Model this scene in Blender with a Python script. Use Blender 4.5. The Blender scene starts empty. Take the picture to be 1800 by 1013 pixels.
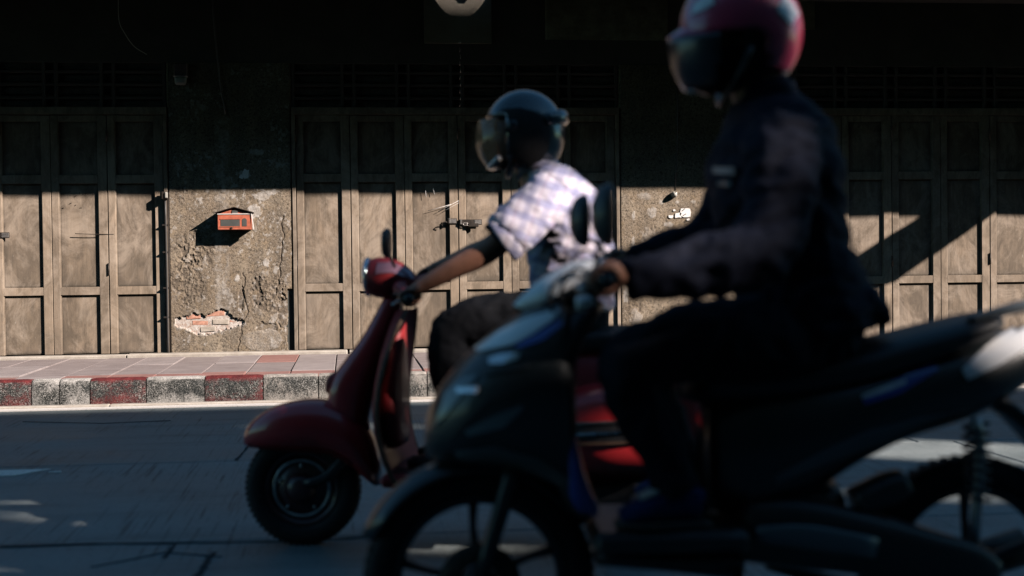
import bpy, bmesh, math, random
import numpy as np
from mathutils import Vector, Matrix, noise as mnoise
random.seed(7)
rng = np.random.default_rng(11)
scn = bpy.context.scene
COL = scn.collection
R = math.radians

# ------------------------------------------------------------------ camera
FPX = 2450.0                        # focal length in pixels of an 1800 px wide frame
CAM = Vector((0.0, -13.17, 1.06))
yaw, pitch, roll = R(-6.75), R(-1.18), R(0.65)
Fw = Vector((-math.sin(yaw) * math.cos(pitch), math.cos(yaw) * math.cos(pitch), math.sin(pitch)))
Rt0 = Fw.cross(Vector((0, 0, 1))).normalized()
Up0 = Rt0.cross(Fw)
Rt = Rt0 * math.cos(roll) - Up0 * math.sin(roll)
Up = Up0 * math.cos(roll) + Rt0 * math.sin(roll)
cd = bpy.data.cameras.new('camera')
cam = bpy.data.objects.new('camera', cd)
COL.objects.link(cam)
cam.matrix_world = Matrix(((Rt.x, Up.x, -Fw.x, CAM.x), (Rt.y, Up.y, -Fw.y, CAM.y), (Rt.z, Up.z, -Fw.z, CAM.z), (0, 0, 0, 1)))
cd.sensor_width = 36
cd.lens = FPX / 1800 * 36
cd.clip_end = 500
cd.dof.use_dof = True
cd.dof.focus_distance = 13.0
cd.dof.aperture_fstop = 1.9
scn.camera = cam

# ------------------------------------------------------------------ sun, sky, exposure
SUN = Vector((-.218, .15, -.144)).normalized()      # the way the sunlight travels
w = bpy.data.worlds.new('World')
scn.world = w
w.use_nodes = True
nt = w.node_tree
sky = nt.nodes.new('ShaderNodeTexSky')
sky.sky_type = 'NISHITA'
sky.sun_disc = False
sky.sun_elevation = math.asin(-SUN.z)
sky.sun_rotation = math.atan2(-SUN.x, -SUN.y)
sky.ozone_density = 1.8
sky.dust_density = 0.2
sky.air_density = 1.0
bg = nt.nodes['Background']
tint = nt.nodes.new('ShaderNodeMix'); tint.data_type = 'RGBA'; tint.blend_type = 'MULTIPLY'
tint.inputs[0].default_value = 1.0
tint.inputs[7].default_value = (.6, 1.0, 1.06, 1)
nt.links.new(sky.outputs[0], tint.inputs[6])
nt.links.new(tint.outputs[2], bg.inputs[0])
bg.inputs[1].default_value = 0.052
sl = bpy.data.lights.new('sun', 'SUN')
sl.energy = 5.0
sl.angle = R(0.65)
sl.color = (1.0, .87, .79)
so = bpy.data.objects.new('sun', sl)
so.rotation_euler = SUN.to_track_quat('-Z', 'Y').to_euler()
so.location = (10, -10, 20)
COL.objects.link(so)
scn.view_settings.view_transform = 'Standard'
scn.view_settings.look = 'None'
scn.view_settings.exposure = 1.0
scn.view_settings.gamma = 1.0
scn.view_settings.use_curve_mapping = False
scn.cycles.max_bounces = 6
scn.cycles.diffuse_bounces = 0

# ------------------------------------------------------------------ helpers
def P(px, py, Y):
    """the point at depth Y that the photograph shows at pixel px, py"""
    d = Fw * FPX + Rt * (px - 900) + Up * (506.5 - py)
    t = (Y - CAM.y) / d.y
    return CAM + d * t

def G(px, py, z=0.0):
    d = Fw * FPX + Rt * (px - 900) + Up * (506.5 - py)
    t = (z - CAM.z) / d.z
    return CAM + d * t

def sstep(a, b, x):
    t = np.clip((x - a) / (b - a), 0, 1)
    return t * t * (3 - 2 * t)

def vnoise(x, y, seed=0):
    xi = np.floor(x).astype(np.int64); yi = np.floor(y).astype(np.int64)
    fx = x - xi; fy = y - yi
    fx = fx * fx * (3 - 2 * fx); fy = fy * fy * (3 - 2 * fy)
    def h(a, b):
        n = (a * 374761393 + b * 668265263 + seed * 1442695041) & 0x7fffffff
        n = ((n ^ (n >> 13)) * 1274126177) & 0x7fffffff
        n = (n ^ (n >> 16)) & 0xffff
        return n / 65535.0
    return (h(xi, yi) * (1 - fx) + h(xi + 1, yi) * fx) * (1 - fy) + (h(xi, yi + 1) * (1 - fx) + h(xi + 1, yi + 1) * fx) * fy

def fbm(x, y, seed=0, octv=4, gain=.5):
    a = 1.0; s = 0; t = 0
    for i in range(octv):
        s = s + a * vnoise(x * 2 ** i, y * 2 ** i, seed + i * 17); t += a; a *= gain
    return s / t

class MB:
    def __init__(self):
        self.v = []; self.f = []; self.s = []
    def add(self, vs, fs, smooth=False):
        b = len(self.v)
        self.v += [tuple(p) for p in vs]
        self.f += [tuple(i + b for i in f) for f in fs]
        self.s += [smooth] * len(fs)
        return self
    def box(self, x0, x1, y0, y1, z0, z1, bev=0.0):
        if bev <= 0:
            vs = [(x, y, z) for x in (x0, x1) for y in (y0, y1) for z in (z0, z1)]
            return self.add(vs, [(0, 1, 3, 2), (4, 6, 7, 5), (0, 4, 5, 1), (2, 3, 7, 6), (0, 2, 6, 4), (1, 5, 7, 3)])
        b = bev
        vs = []
        for x, sx in ((x0, 1), (x1, -1)):
            for y, sy in ((y0, 1), (y1, -1)):
                for z, sz in ((z0, 1), (z1, -1)):
                    vs += [(x, y + sy * b, z + sz * b), (x + sx * b, y, z + sz * b), (x + sx * b, y + sy * b, z)]
        bm = bmesh.new()
        for q in vs: bm.verts.new(q)
        bmesh.ops.convex_hull(bm, input=bm.verts[:])
        bmesh.ops.dissolve_limit(bm, angle_limit=.02, verts=bm.verts[:], edges=bm.edges[:])
        bm.verts.ensure_lookup_table(); bm.verts.index_update()
        self.add([v.co.copy() for v in bm.verts], [[v.index for v in f.verts] for f in bm.faces])
        bm.free()
        return self
    def obox(self, c, ax, ay, az, hx, hy, hz):
        vs = [c + ax * (hx * i) + ay * (hy * j) + az * (hz * k) for i in (-1, 1) for j in (-1, 1) for k in (-1, 1)]
        return self.add(vs, [(0, 1, 3, 2), (4, 6, 7, 5), (0, 4, 5, 1), (2, 3, 7, 6), (0, 2, 6, 4), (1, 5, 7, 3)])
    def loft(self, st, k=3, n=20, side=(0, 1, 0), caps=True, smooth=True):
        """st: stations (x, y, z, a in-plane half size, b half width along side[, exponent]); the surface follows the path"""
        S = np.array([list(s) + ([2.0] if len(s) == 5 else []) for s in st], float)
        if k > 1 and len(S) > 2:
            out = []
            E = np.vstack([2 * S[0] - S[1], S, 2 * S[-1] - S[-2]])
            for i in range(1, len(E) - 2):
                p0, p1, p2, p3 = E[i - 1], E[i], E[i + 1], E[i + 2]
                for j in range(k):
                    t = j / k
                    q = .5 * ((2 * p1) + (-p0 + p2) * t + (2 * p0 - 5 * p1 + 4 * p2 - p3) * t * t + (-p0 + 3 * p1 - 3 * p2 + p3) * t ** 3)
                    out.append(q)
            out.append(S[-1])
            S = np.array(out)
        S[:, 3:5] = np.maximum(S[:, 3:5], 1e-4)
        S[:, 5] = np.clip(S[:, 5], 1.2, 8)
        sd = Vector(side)
        rings = []
        m = len(S)
        for i in range(m):
            c = Vector(S[i, :3])
            t = Vector(S[min(i + 1, m - 1), :3]) - Vector(S[max(i - 1, 0), :3])
            if t.length < 1e-7: t = Vector((1, 0, 0))
            t.normalize()
            b = sd - t * sd.dot(t)
            if b.length < .15:
                b = Vector((1, 0, 0)) - t * t.x
            b.normalize()
            a = b.cross(t)
            e = 2.0 / S[i, 5]
            ring = []
            for j in range(n):
                u = 2 * math.pi * j / n
                cu, su = math.cos(u), math.sin(u)
                ring.append(c + a * (S[i, 3] * math.copysign(abs(su) ** e, su)) + b * (S[i, 4] * math.copysign(abs(cu) ** e, cu)))
            rings.append(ring)
        vs = [p for r in rings for p in r]
        fs = []
        for i in range(m - 1):
            for j in range(n):
                j2 = (j + 1) % n
                fs.append((i * n + j, i * n + j2, (i + 1) * n + j2, (i + 1) * n + j))
        if caps:
            fs.append(tuple(range(n))[::-1]); fs.append(tuple((m - 1) * n + j for j in range(n)))
        self.add(vs, fs, smooth)
        return self
    def tube(self, pts, r, n=10, k=3):
        if not isinstance(r, (list, tuple)): r = [r] * len(pts)
        return self.loft([(p[0], p[1], p[2], q, q) for p, q in zip(pts, r)], k=k, n=n)
    def lathe(self, prof, c, axis='y', n=40):
        """prof: (radius, offset along axis)"""
        vs = []; fs = []
        m = len(prof)
        for (r, o) in prof:
            for j in range(n):
                u = 2 * math.pi * j / n
                if axis == 'y': vs.append((c[0] + r * math.cos(u), c[1] + o, c[2] + r * math.sin(u)))
                elif axis == 'z': vs.append((c[0] + r * math.cos(u), c[1] + r * math.sin(u), c[2] + o))
                else: vs.append((c[0] + o, c[1] + r * math.cos(u), c[2] + r * math.sin(u)))
        for i in range(m - 1):
            for j in range(n):
                j2 = (j + 1) % n
                fs.append((i * n + j, i * n + j2, (i + 1) * n + j2, (i + 1) * n + j))
        return self.add(vs, fs, True)
    def ball(self, c, rx, ry=None, rz=None, n=20, m=12):
        ry = ry or rx; rz = rz or rx
        vs = []; fs = []
        for i in range(m + 1):
            a = math.pi * i / m
            for j in range(n):
                u = 2 * math.pi * j / n
                vs.append((c[0] + rx * math.sin(a) * math.cos(u), c[1] + ry * math.sin(a) * math.sin(u), c[2] + rz * math.cos(a)))
        for i in range(m):
            for j in range(n):
                j2 = (j + 1) % n
                fs.append((i * n + j, (i + 1) * n + j, (i + 1) * n + j2, i * n + j2))
        return self.add(vs, fs, True)
    def mesh(self, name):
        me = bpy.data.meshes.new(name)
        me.from_pydata(self.v, [], self.f)
        me.polygons.foreach_set('use_smooth', self.s)
        bm = bmesh.new(); bm.from_mesh(me)
        bmesh.ops.remove_doubles(bm, verts=bm.verts[:], dist=1e-6)
        bmesh.ops.recalc_face_normals(bm, faces=bm.faces[:])
        bm.to_mesh(me); bm.free()
        return me
    def build(self, name, m, parent=None, loc=(0, 0, 0), smooth_angle=None):
        me = self.mesh(name)
        me.materials.append(m)
        o = bpy.data.objects.new(name, me)
        COL.objects.link(o)
        o.location = loc
        if parent is not None: o.parent = parent
        if smooth_angle: me.set_sharp_from_angle(angle=R(smooth_angle))
        return o

def tag(o, label=None, cat=None, group=None, kind=None):
    if label: o['label'] = label
    if cat: o['category'] = cat
    if group: o['group'] = group
    if kind: o['kind'] = kind
    return o
def empty(name, loc, rz=0):
    o = bpy.data.objects.new(name, None)
    COL.objects.link(o); o.location = loc; o.rotation_euler.z = rz
    o.empty_display_size = .2
    return o
def inst(name, me, parent, loc=(0, 0, 0), rot=(0, 0, 0)):
    o = bpy.data.objects.new(name, me)
    COL.objects.link(o); o.parent = parent; o.location = loc; o.rotation_euler = rot
    return o
def fuse(mb, name, m, parent, voxel=.01, smooth=4, fn=None, taper=None):
    """melt the shapes of mb into one continuous skin"""
    me0 = mb.mesh('tmp')
    o = bpy.data.objects.new('tmp', me0); COL.objects.link(o)
    r = o.modifiers.new('r', 'REMESH'); r.mode = 'VOXEL'; r.voxel_size = voxel; r.use_smooth_shade = True
    if smooth:
        s = o.modifiers.new('s', 'SMOOTH'); s.factor = .5; s.iterations = smooth
    dg = bpy.context.evaluated_depsgraph_get()
    me = bpy.data.meshes.new_from_object(o.evaluated_get(dg))
    bpy.data.objects.remove(o); bpy.data.meshes.remove(me0)
    me.name = name
    if fn is not None:
        nv = len(me.vertices)
        co = np.empty(nv * 3); me.vertices.foreach_get('co', co); co = co.reshape(-1, 3)
        no = np.empty(nv * 3); me.vertices.foreach_get('normal', no); no = no.reshape(-1, 3)
        co = co + no * fn(co)[:, None]
        me.vertices.foreach_set('co', co.ravel()); me.update()
    me.polygons.foreach_set('use_smooth', [True] * len(me.polygons))
    me.materials.clear(); me.materials.append(m)
    ob = bpy.data.objects.new(name, me); COL.objects.link(ob)
    if parent is not None: ob.parent = parent
    return ob

# ------------------------------------------------------------------ materials
class MT:
    def __init__(self, name):
        self.m = bpy.data.materials.new(name); self.m.use_nodes = True
        self.t = self.m.node_tree; self.b = self.t.nodes['Principled BSDF']
        self._pos = None
    def n(self, typ, **kw):
        x = self.t.nodes.new(typ)
        for k, v in kw.items(): setattr(x, k, v)
        return x
    def l(self, a, b): self.t.links.new(a, b)
    def pos(self):
        if self._pos is None: self._pos = self.n('ShaderNodeNewGeometry').outputs['Position']
        return self._pos
    def obj(self): return self.n('ShaderNodeTexCoord').outputs['Object']
    def mp(self, vec, scale=(1, 1, 1), rot=(0, 0, 0), loc=(0, 0, 0)):
        x = self.n('ShaderNodeMapping'); self.l(vec, x.inputs[0])
        x.inputs['Scale'].default_value = scale; x.inputs['Rotation'].default_value = rot; x.inputs['Location'].default_value = loc
        return x.outputs[0]
    def noise(self, vec, scale, detail=6, rough=.6, dist=0):
        x = self.n('ShaderNodeTexNoise'); self.l(vec, x.inputs['Vector'])
        x.inputs['Scale'].default_value = scale; x.inputs['Detail'].default_value = detail
        x.inputs['Roughness'].default_value = rough; x.inputs['Distortion'].default_value = dist
        return x.outputs['Fac']
    def vor(self, vec, scale, feat='F1', out='Distance'):
        x = self.n('ShaderNodeTexVoronoi', feature=feat); self.l(vec, x.inputs['Vector'])
        x.inputs['Scale'].default_value = scale
        return x.outputs[out]
    def ramp(self, fac, stops, interp='LINEAR'):
        x = self.n('ShaderNodeValToRGB'); self.l(fac, x.inputs[0])
        cr = x.color_ramp; cr.interpolation = interp
        while len(cr.elements) < len(stops): cr.elements.new(.5)
        for e, (p, c) in zip(cr.elements, stops):
            e.position = p; e.color = (c, c, c, 1) if isinstance(c, (int, float)) else (*c, 1)
        return x.outputs[0]
    def mix(self, fac, a, b, mode='MIX'):
        x = self.n('ShaderNodeMix', data_type='RGBA', blend_type=mode)
        for s, v in ((0, fac), (6, a), (7, b)):
            if hasattr(v, 'is_linked'): self.l(v, x.inputs[s])
            elif isinstance(v, (int, float)): x.inputs[s].default_value = v
            else: x.inputs[s].default_value = (*v, 1)
        return x.outputs[2]
    def math(self, op, a, b=0.0):
        x = self.n('ShaderNodeMath', operation=op)
        for s, v in ((0, a), (1, b)):
            if hasattr(v, 'is_linked'): self.l(v, x.inputs[s])
            else: x.inputs[s].default_value = v
        return x.outputs[0]
    def bump(self, h, strength=.3, dist=.01, prev=None):
        x = self.n('ShaderNodeBump'); self.l(h, x.inputs['Height'])
        x.inputs['Strength'].default_value = strength; x.inputs['Distance'].default_value = dist
        if prev is not None: self.l(prev, x.inputs['Normal'])
        return x.outputs[0]
    def set(self, color=None, rough=.6, metal=0, normal=None, coat=0, spec=None):
        b = self.b
        if color is not None:
            if hasattr(color, 'is_linked'): self.l(color, b.inputs['Base Color'])
            else: b.inputs['Base Color'].default_value = (*color, 1)
        if hasattr(rough, 'is_linked'): self.l(rough, b.inputs['Roughness'])
        else: b.inputs['Roughness'].default_value = rough
        b.inputs['Metallic'].default_value = metal
        if normal is not None: self.l(normal, b.inputs['Normal'])
        if coat: b.inputs['Coat Weight'].default_value = coat; b.inputs['Coat Roughness'].default_value = .06
        if spec is not None: b.inputs['Specular IOR Level'].default_value = spec
        return self.m

def simple(name, c, rough=.5, metal=0, coat=0, var=.15, scale=9, spec=None):
    t = MT(name)
    f = t.noise(t.obj(), scale, 5)
    lo = tuple(x * (1 - var) for x in c); hi = tuple(min(1, x * (1 + var)) for x in c)
    col = t.ramp(f, [(.3, lo), (.7, hi)])
    rr = t.ramp(t.noise(t.obj(), scale * 3, 4), [(.3, max(0, rough - .08)), (.7, min(1, rough + .1))])
    return t.set(col, rr, metal, coat=coat, spec=spec)

def m_door(name, c1, c2, c3):
    t = MT(name); p = t.pos()
    big = t.noise(p, 1.6, 4, .6)
    col = t.ramp(big, [(.3, c1), (.68, c2)])
    blot = t.noise(t.mp(p, (3, 3, 1.3)), 3.2, 6, .7, .6)
    col = t.mix(t.ramp(blot, [(.4, 0), (.62, .85)]), col, c3)
    streak = t.noise(t.mp(p, (60, 60, 2.2)), 1, 5, .65)
    col = t.mix(t.ramp(streak, [(.35, .35), (.65, 0)]), col, tuple(x * .5 for x in c1), 'MIX')
    sp = t.noise(t.mp(p, (1, 1, .35)), 70, 3, .6)
    col = t.mix(t.ramp(sp, [(.66, 0), (.74, .55)]), col, (.09, .07, .055))
    chip = t.noise(t.mp(p, (1, 1, .5), loc=(3, 1, 7)), 34, 4, .65)
    col = t.mix(t.ramp(chip, [(.7, 0), (.73, .5)]), col, (.5, .47, .42))
    # dirt that gathers near the ground and dust above it
    sx = t.n('ShaderNodeSeparateXYZ'); t.l(p, sx.inputs[0])
    low = t.ramp(t.math('ADD', sx.outputs[2], t.math('MULTIPLY', big, .22)), [(.28, 1.0), (.42, 0)])
    col = t.mix(t.math('MULTIPLY', low, .55), col, (.2, .15, .115))
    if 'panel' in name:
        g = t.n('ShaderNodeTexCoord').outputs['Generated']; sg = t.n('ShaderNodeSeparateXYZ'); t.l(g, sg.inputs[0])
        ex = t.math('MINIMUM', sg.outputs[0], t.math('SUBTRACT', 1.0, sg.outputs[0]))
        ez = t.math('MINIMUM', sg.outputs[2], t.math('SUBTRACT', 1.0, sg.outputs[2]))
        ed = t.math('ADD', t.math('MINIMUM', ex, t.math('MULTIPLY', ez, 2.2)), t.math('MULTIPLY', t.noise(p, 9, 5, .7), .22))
        col = t.mix(t.ramp(ed, [(.12, .75), (.27, 0)]), col, (.095, .08, .062))  # corner grime, plus AO-like edge shading mixed into the panel colour
    cr = t.vor(t.mp(p, (9, 9, 1.4)), 1.5, 'DISTANCE_TO_EDGE')
    crk = t.ramp(cr, [(.0, 1), (.012, 0)])
    col = t.mix(t.math('MULTIPLY', crk, .22), col, (.07, .05, .04))
    oi = t.n('ShaderNodeObjectInfo')
    col = t.mix(t.ramp(oi.outputs['Random'], [(0, 0), (1, .42)]), col, (.12, .1, .08))
    hand = t.noise(t.mp(p, (1.4, 1.4, .9), loc=(2, 2, 1)), 2.3, 5, .75, .8)
    col = t.mix(t.ramp(hand, [(.46, 0), (.66, .5)]), col, (.48, .4, .32))
    nb = t.bump(streak, .25, .004); nb = t.bump(chip, .25, .003, nb); nb = t.bump(t.noise(p, 160, 3), .15, .002, nb)
    return t.set(col, t.ramp(blot, [(.3, .62), (.7, .85)]), 0, nb, spec=.25)

M = {}
M['door'] = m_door('door paint', (.27, .212, .155), (.44, .345, .255), (.185, .148, .11))
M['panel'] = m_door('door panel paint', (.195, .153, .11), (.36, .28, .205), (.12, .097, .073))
M['jamb'] = m_door('door jamb paint', (.25, .2, .15), (.31, .25, .19), (.18, .15, .12))

def m_plaster(name):
    t = MT(name); p = t.pos()
    at = t.n('ShaderNodeAttribute'); at.attribute_name = 'relief'
    sep = t.n('ShaderNodeSeparateColor'); t.l(at.outputs['Color'], sep.inputs[0])
    big = t.noise(p, 2.2, 5, .6)
    col = t.ramp(big, [(.3, (.15, .117, .083)), (.5, (.245, .195, .14)), (.7, (.35, .29, .215))])
    st = t.noise(t.mp(p, (9, 9, 1.1)), 1, 6, .7)
    col = t.mix(t.ramp(st, [(.4, .0), (.65, .5)]), col, (.12, .11, .095))
    och = t.noise(t.mp(p, loc=(5, 5, 5)), 6, 5, .7)
    col = t.mix(t.ramp(och, [(.5, 0), (.7, .45)]), col, (.3, .22, .13))
    gr = t.noise(p, 44, 5, .8)
    col = t.mix(t.ramp(gr, [(.38, .85), (.52, 0)]), col, (.05, .042, .034))
    fine = t.noise(p, 120, 3, .6)
    col = t.mix(t.ramp(fine, [(.56, 0), (.68, .6)]), col, (.55, .48, .4))
    col = t.mix(sep.outputs[0], col, t.ramp(t.noise(p, 24, 4, .7), [(.35, (.30, .27, .235)), (.6, (.55, .53, .5))]))     # pale layer
    col = t.mix(sep.outputs[1], col, t.ramp(t.noise(p, 30, 4, .7), [(.4, (.09, .075, .06)), (.65, (.2, .16, .12))]))   # raw dark render
    col = t.mix(sep.outputs[2], col, t.ramp(t.noise(p, 24, 5, .75), [(.35, (.36, .24, .18)), (.5, (.5, .44, .39)), (.66, (.66, .62, .58))]))  # brick and mortar dust
    nb = t.bump(gr, .8, .008); nb = t.bump(fine, .5, .004, nb)
    return t.set(col, .93, 0, nb, spec=.15)
M['plaster'] = m_plaster('old stained plaster')

def m_concrete(name, lo, hi, rough=.85, sc=3, fine=90, spec=.3):
    t = MT(name); p = t.pos()
    col = t.ramp(t.noise(p, sc, 6, .65), [(.3, lo), (.7, hi)])
    col = t.mix(t.ramp(t.noise(p, fine, 3, .6), [(.55, 0), (.75, .35)]), col, tuple(x * .35 for x in lo))
    nb = t.bump(t.noise(p, fine, 4, .7), .35, .004)
    return t.set(col, rough, 0, nb, spec=spec)
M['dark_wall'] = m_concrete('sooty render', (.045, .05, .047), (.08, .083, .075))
M['rough_patch'] = m_concrete('rough sooty plaster', (.2, .19, .15), (.5, .46, .36), sc=7, fine=60)
M['pale_board'] = m_concrete('pale painted board', (.24, .215, .175), (.34, .31, .26), sc=4, fine=120)
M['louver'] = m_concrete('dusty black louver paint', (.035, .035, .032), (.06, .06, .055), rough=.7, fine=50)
M['opp'] = m_concrete('opposite facade paint', (.10, .10, .095), (.15, .145, .13))
M['step'] = m_concrete('worn cement ledge', (.34, .30, .255), (.52, .48, .42), sc=9)
M['metal_dark'] = simple('dark rusty metal', (.05, .042, .036), .55, .6, scale=40, var=.4)
M['metal_pale'] = simple('scuffed zinc', (.35, .33, .31), .4, .8, scale=60, var=.3)
M['cable'] = simple('old cable sheath', (.045, .042, .04), .5)
M['cable_pale'] = simple('pale cable sheath', (.55, .52, .48), .5)
M['white_plastic'] = simple('yellowed plastic', (.42, .41, .37), .4)
M['paper'] = simple('torn paper', (.78, .77, .75), .9, scale=60, var=.12)
M['box_red'] = simple('faded orange red enamel', (.46, .13, .075), .5, scale=25, var=.25)
M['box_roof'] = simple('dark painted tin', (.07, .05, .042), .5, .3, scale=30, var=.4)
M['box_trim'] = simple('white edging', (.62, .58, .55), .5)
M['box_glass'] = simple('dusty slot', (.08, .085, .08), .35)
M['brick'] = simple('old red brick', (.46, .24, .17), .92, scale=40, var=.4)

def m_slab(name, a, b):
    t = MT(name); p = t.pos()
    col = t.ramp(t.noise(p, 4, 6, .7), [(.3, a), (.7, b)])
    st = t.noise(t.mp(p, (1.3, 8, 1)), 2.2, 5, .7)
    col = t.mix(t.ramp(st, [(.5, 0), (.7, .5)]), col, tuple(x * .55 for x in a))
    col = t.mix(t.ramp(t.noise(p, 90, 3), [(.6, 0), (.75, .35)]), col, (.08, .07, .07))
    nb = t.bump(t.noise(p, 60, 5, .7), .35, .004)
    return t.set(col, .88, 0, nb, spec=.25)
M['slab'] = m_slab('grey paving', (.22, .185, .18), (.31, .268, .26))
M['slab_pale'] = m_slab('pale paving', (.26, .225, .22), (.36, .315, .305))
M['slab_red'] = m_slab('red paving', (.25, .13, .115), (.36, .2, .175))
M['sand'] = m_concrete('sandy joint', (.3, .26, .21), (.46, .41, .35), sc=20)
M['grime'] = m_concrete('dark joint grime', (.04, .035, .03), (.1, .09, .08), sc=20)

def m_kerb(name, paint, paint2):
    t = MT(name); p = t.pos()
    sx = t.n('ShaderNodeSeparateXYZ'); t.l(p, sx.inputs[0])
    nz = t.n('ShaderNodeNewGeometry'); s2 = t.n('ShaderNodeSeparateXYZ'); t.l(nz.outputs['Normal'], s2.inputs[0])
    peb = t.vor(p, 120)
    n1 = t.noise(p, 130, 3, .8)
    agg = t.ramp(n1, [(.4, (.008, .010, .010)), (.5, (.03, .032, .03)), (.56, (.12, .12, .11)), (.64, (.5, .49, .46))])
    patch = t.noise(p, 5, 5, .7)
    agg = t.mix(t.ramp(t.noise(t.mp(p, loc=(4, 0, 9)), 9, 4, .7), [(.45, .0), (.6, .7)]), agg, (.022, .026, .026))
    dirt = t.math('ADD', t.math('MULTIPLY', patch, 1.0), t.math('MULTIPLY', t.noise(p, 60, 4, .7), .55))
    # paint survives on the top and low down, grime eats it on the upper face
    low = t.ramp(sx.outputs[2], [(.02, .16), (.09, -.02 + .02), (.2, 0)])
    wear = t.ramp(t.math('SUBTRACT', dirt, low), [(.56, 1), (.78, 0)])
    pc = t.ramp(t.noise(p, 14, 5, .7), [(.3, paint2), (.65, paint)])
    face = t.mix(t.math('MULTIPLY', wear, .62), agg, pc)
    top = t.ramp(s2.outputs[2], [(.35, 0), (.75, 1)])
    topc = t.mix(t.ramp(t.noise(p, 26, 4, .7), [(.42, .55), (.6, .12)]), pc, tuple(x * .45 for x in paint2))
    col = t.mix(top, face, topc)
    nb = t.bump(n1, .8, .008); nb = t.bump(peb, .5, .005, nb)
    return t.set(col, .9, 0, nb, spec=.2)
M['kerb_red'] = m_kerb('kerb red paint', (.24, .045, .045), (.10, .02, .022))
M['kerb_white'] = m_kerb('kerb white paint', (.72, .69, .65), (.33, .32, .29))
M['kerb_gray'] = m_kerb('kerb worn paint', (.55, .5, .45), (.3, .29, .26))

def m_road(name):
    t = MT(name); p = t.pos()
    big = t.noise(t.mp(p, (.6, 1.3, 1)), 1.1, 6, .65)
    col = t.ramp(big, [(.3, (.14, .175, .18)), (.7, (.24, .27, .27))])
    sp = t.noise(p, 150, 3, .7)
    col = t.mix(t.ramp(sp, [(.6, 0), (.72, .55)]), col, (.24, .24, .24))
    col = t.mix(t.ramp(t.noise(p, 42, 4, .7), [(.56, 0), (.7, .6)]), col, (.028, .034, .036))
    col = t.mix(t.ramp(t.noise(t.mp(p, loc=(9, 3, 0)), 95, 2, .6), [(.66, 0), (.71, .7)]), col, (.42, .42, .4))
    col = t.mix(t.ramp(t.noise(t.mp(p, (.35, 1.6, 1)), 2.3, 5, .7), [(.5, 0), (.72, .45)]), col, (.05, .06, .063))
    br = t.noise(t.mp(p, (55, 1.1, 1), (0, 0, R(4))), 1, 4, .7)
    mask = t.ramp(t.noise(p, .9, 2), [(.42, 0), (.58, 1)])
    col = t.mix(t.math('MULTIPLY', mask, t.ramp(br, [(.36, .8), (.46, 0)])), col, (.022, .025, .028))
    nb = t.bump(br, .35, .006); nb = t.bump(sp, .4, .004, nb); nb = t.bump(t.noise(t.mp(p, (.5, 1.5, 1)), 2.5, 3), .25, .02, nb)
    return t.set(col, t.ramp(big, [(.3, .5), (.7, .7)]), 0, nb, spec=.3)
M['road'] = m_road('brushed road concrete')
M['tar'] = simple('crack sealing tar', (.05, .057, .06), .9, scale=30, spec=.05)
def m_line(name):
    t = MT(name); p = t.pos()
    n1 = t.noise(p, 45, 5, .75)
    col = t.mix(t.ramp(n1, [(.56, 0), (.66, .8)]), (.74, .70, .65), (.12, .12, .12))
    return t.set(col, .7, 0, t.bump(n1, .3, .003))
M['line'] = m_line('road line paint')

# ------------------------------------------------------------------ ground, road, pavement, kerb
KZ = .203                       # kerb height
KY = -2.52                      # kerb face
g = MB().add([(-60, -60, -.6), (60, -60, -.6), (60, 40, -.6), (-60, 40, -.6)], [(0, 1, 2, 3)]).build('ground', M['grime'])
tag(g, kind='structure')
base = MB().box(-30, 40, -16.6, KY + .02, -.4, -.03).build('road', M['grime']); tag(base, kind='structure')
yb = [KY + .005, P(200, 820, -5.8).y, 0, 0]
j1 = G(100, 819).y; j2 = G(300, 953).y
rows = [(KY - .0, j1), (j1, j2), (j2, -11.2), (-11.2, -16.55)]
X = -30.0
for ri, (ya, ybb) in enumerate(rows):
    xs = [-30, -17.5, -9.7, -3.3 + ri * .35, 3.2 + ri * .2, 10.1, 17, 25, 40]
    for a, b in zip(xs[:-1], xs[1:]):
        MB().box(a + .006, b - .006, ybb + .007, ya - .007, -.2, 0, .004).build('road_slab', M['road'], base)
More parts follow.
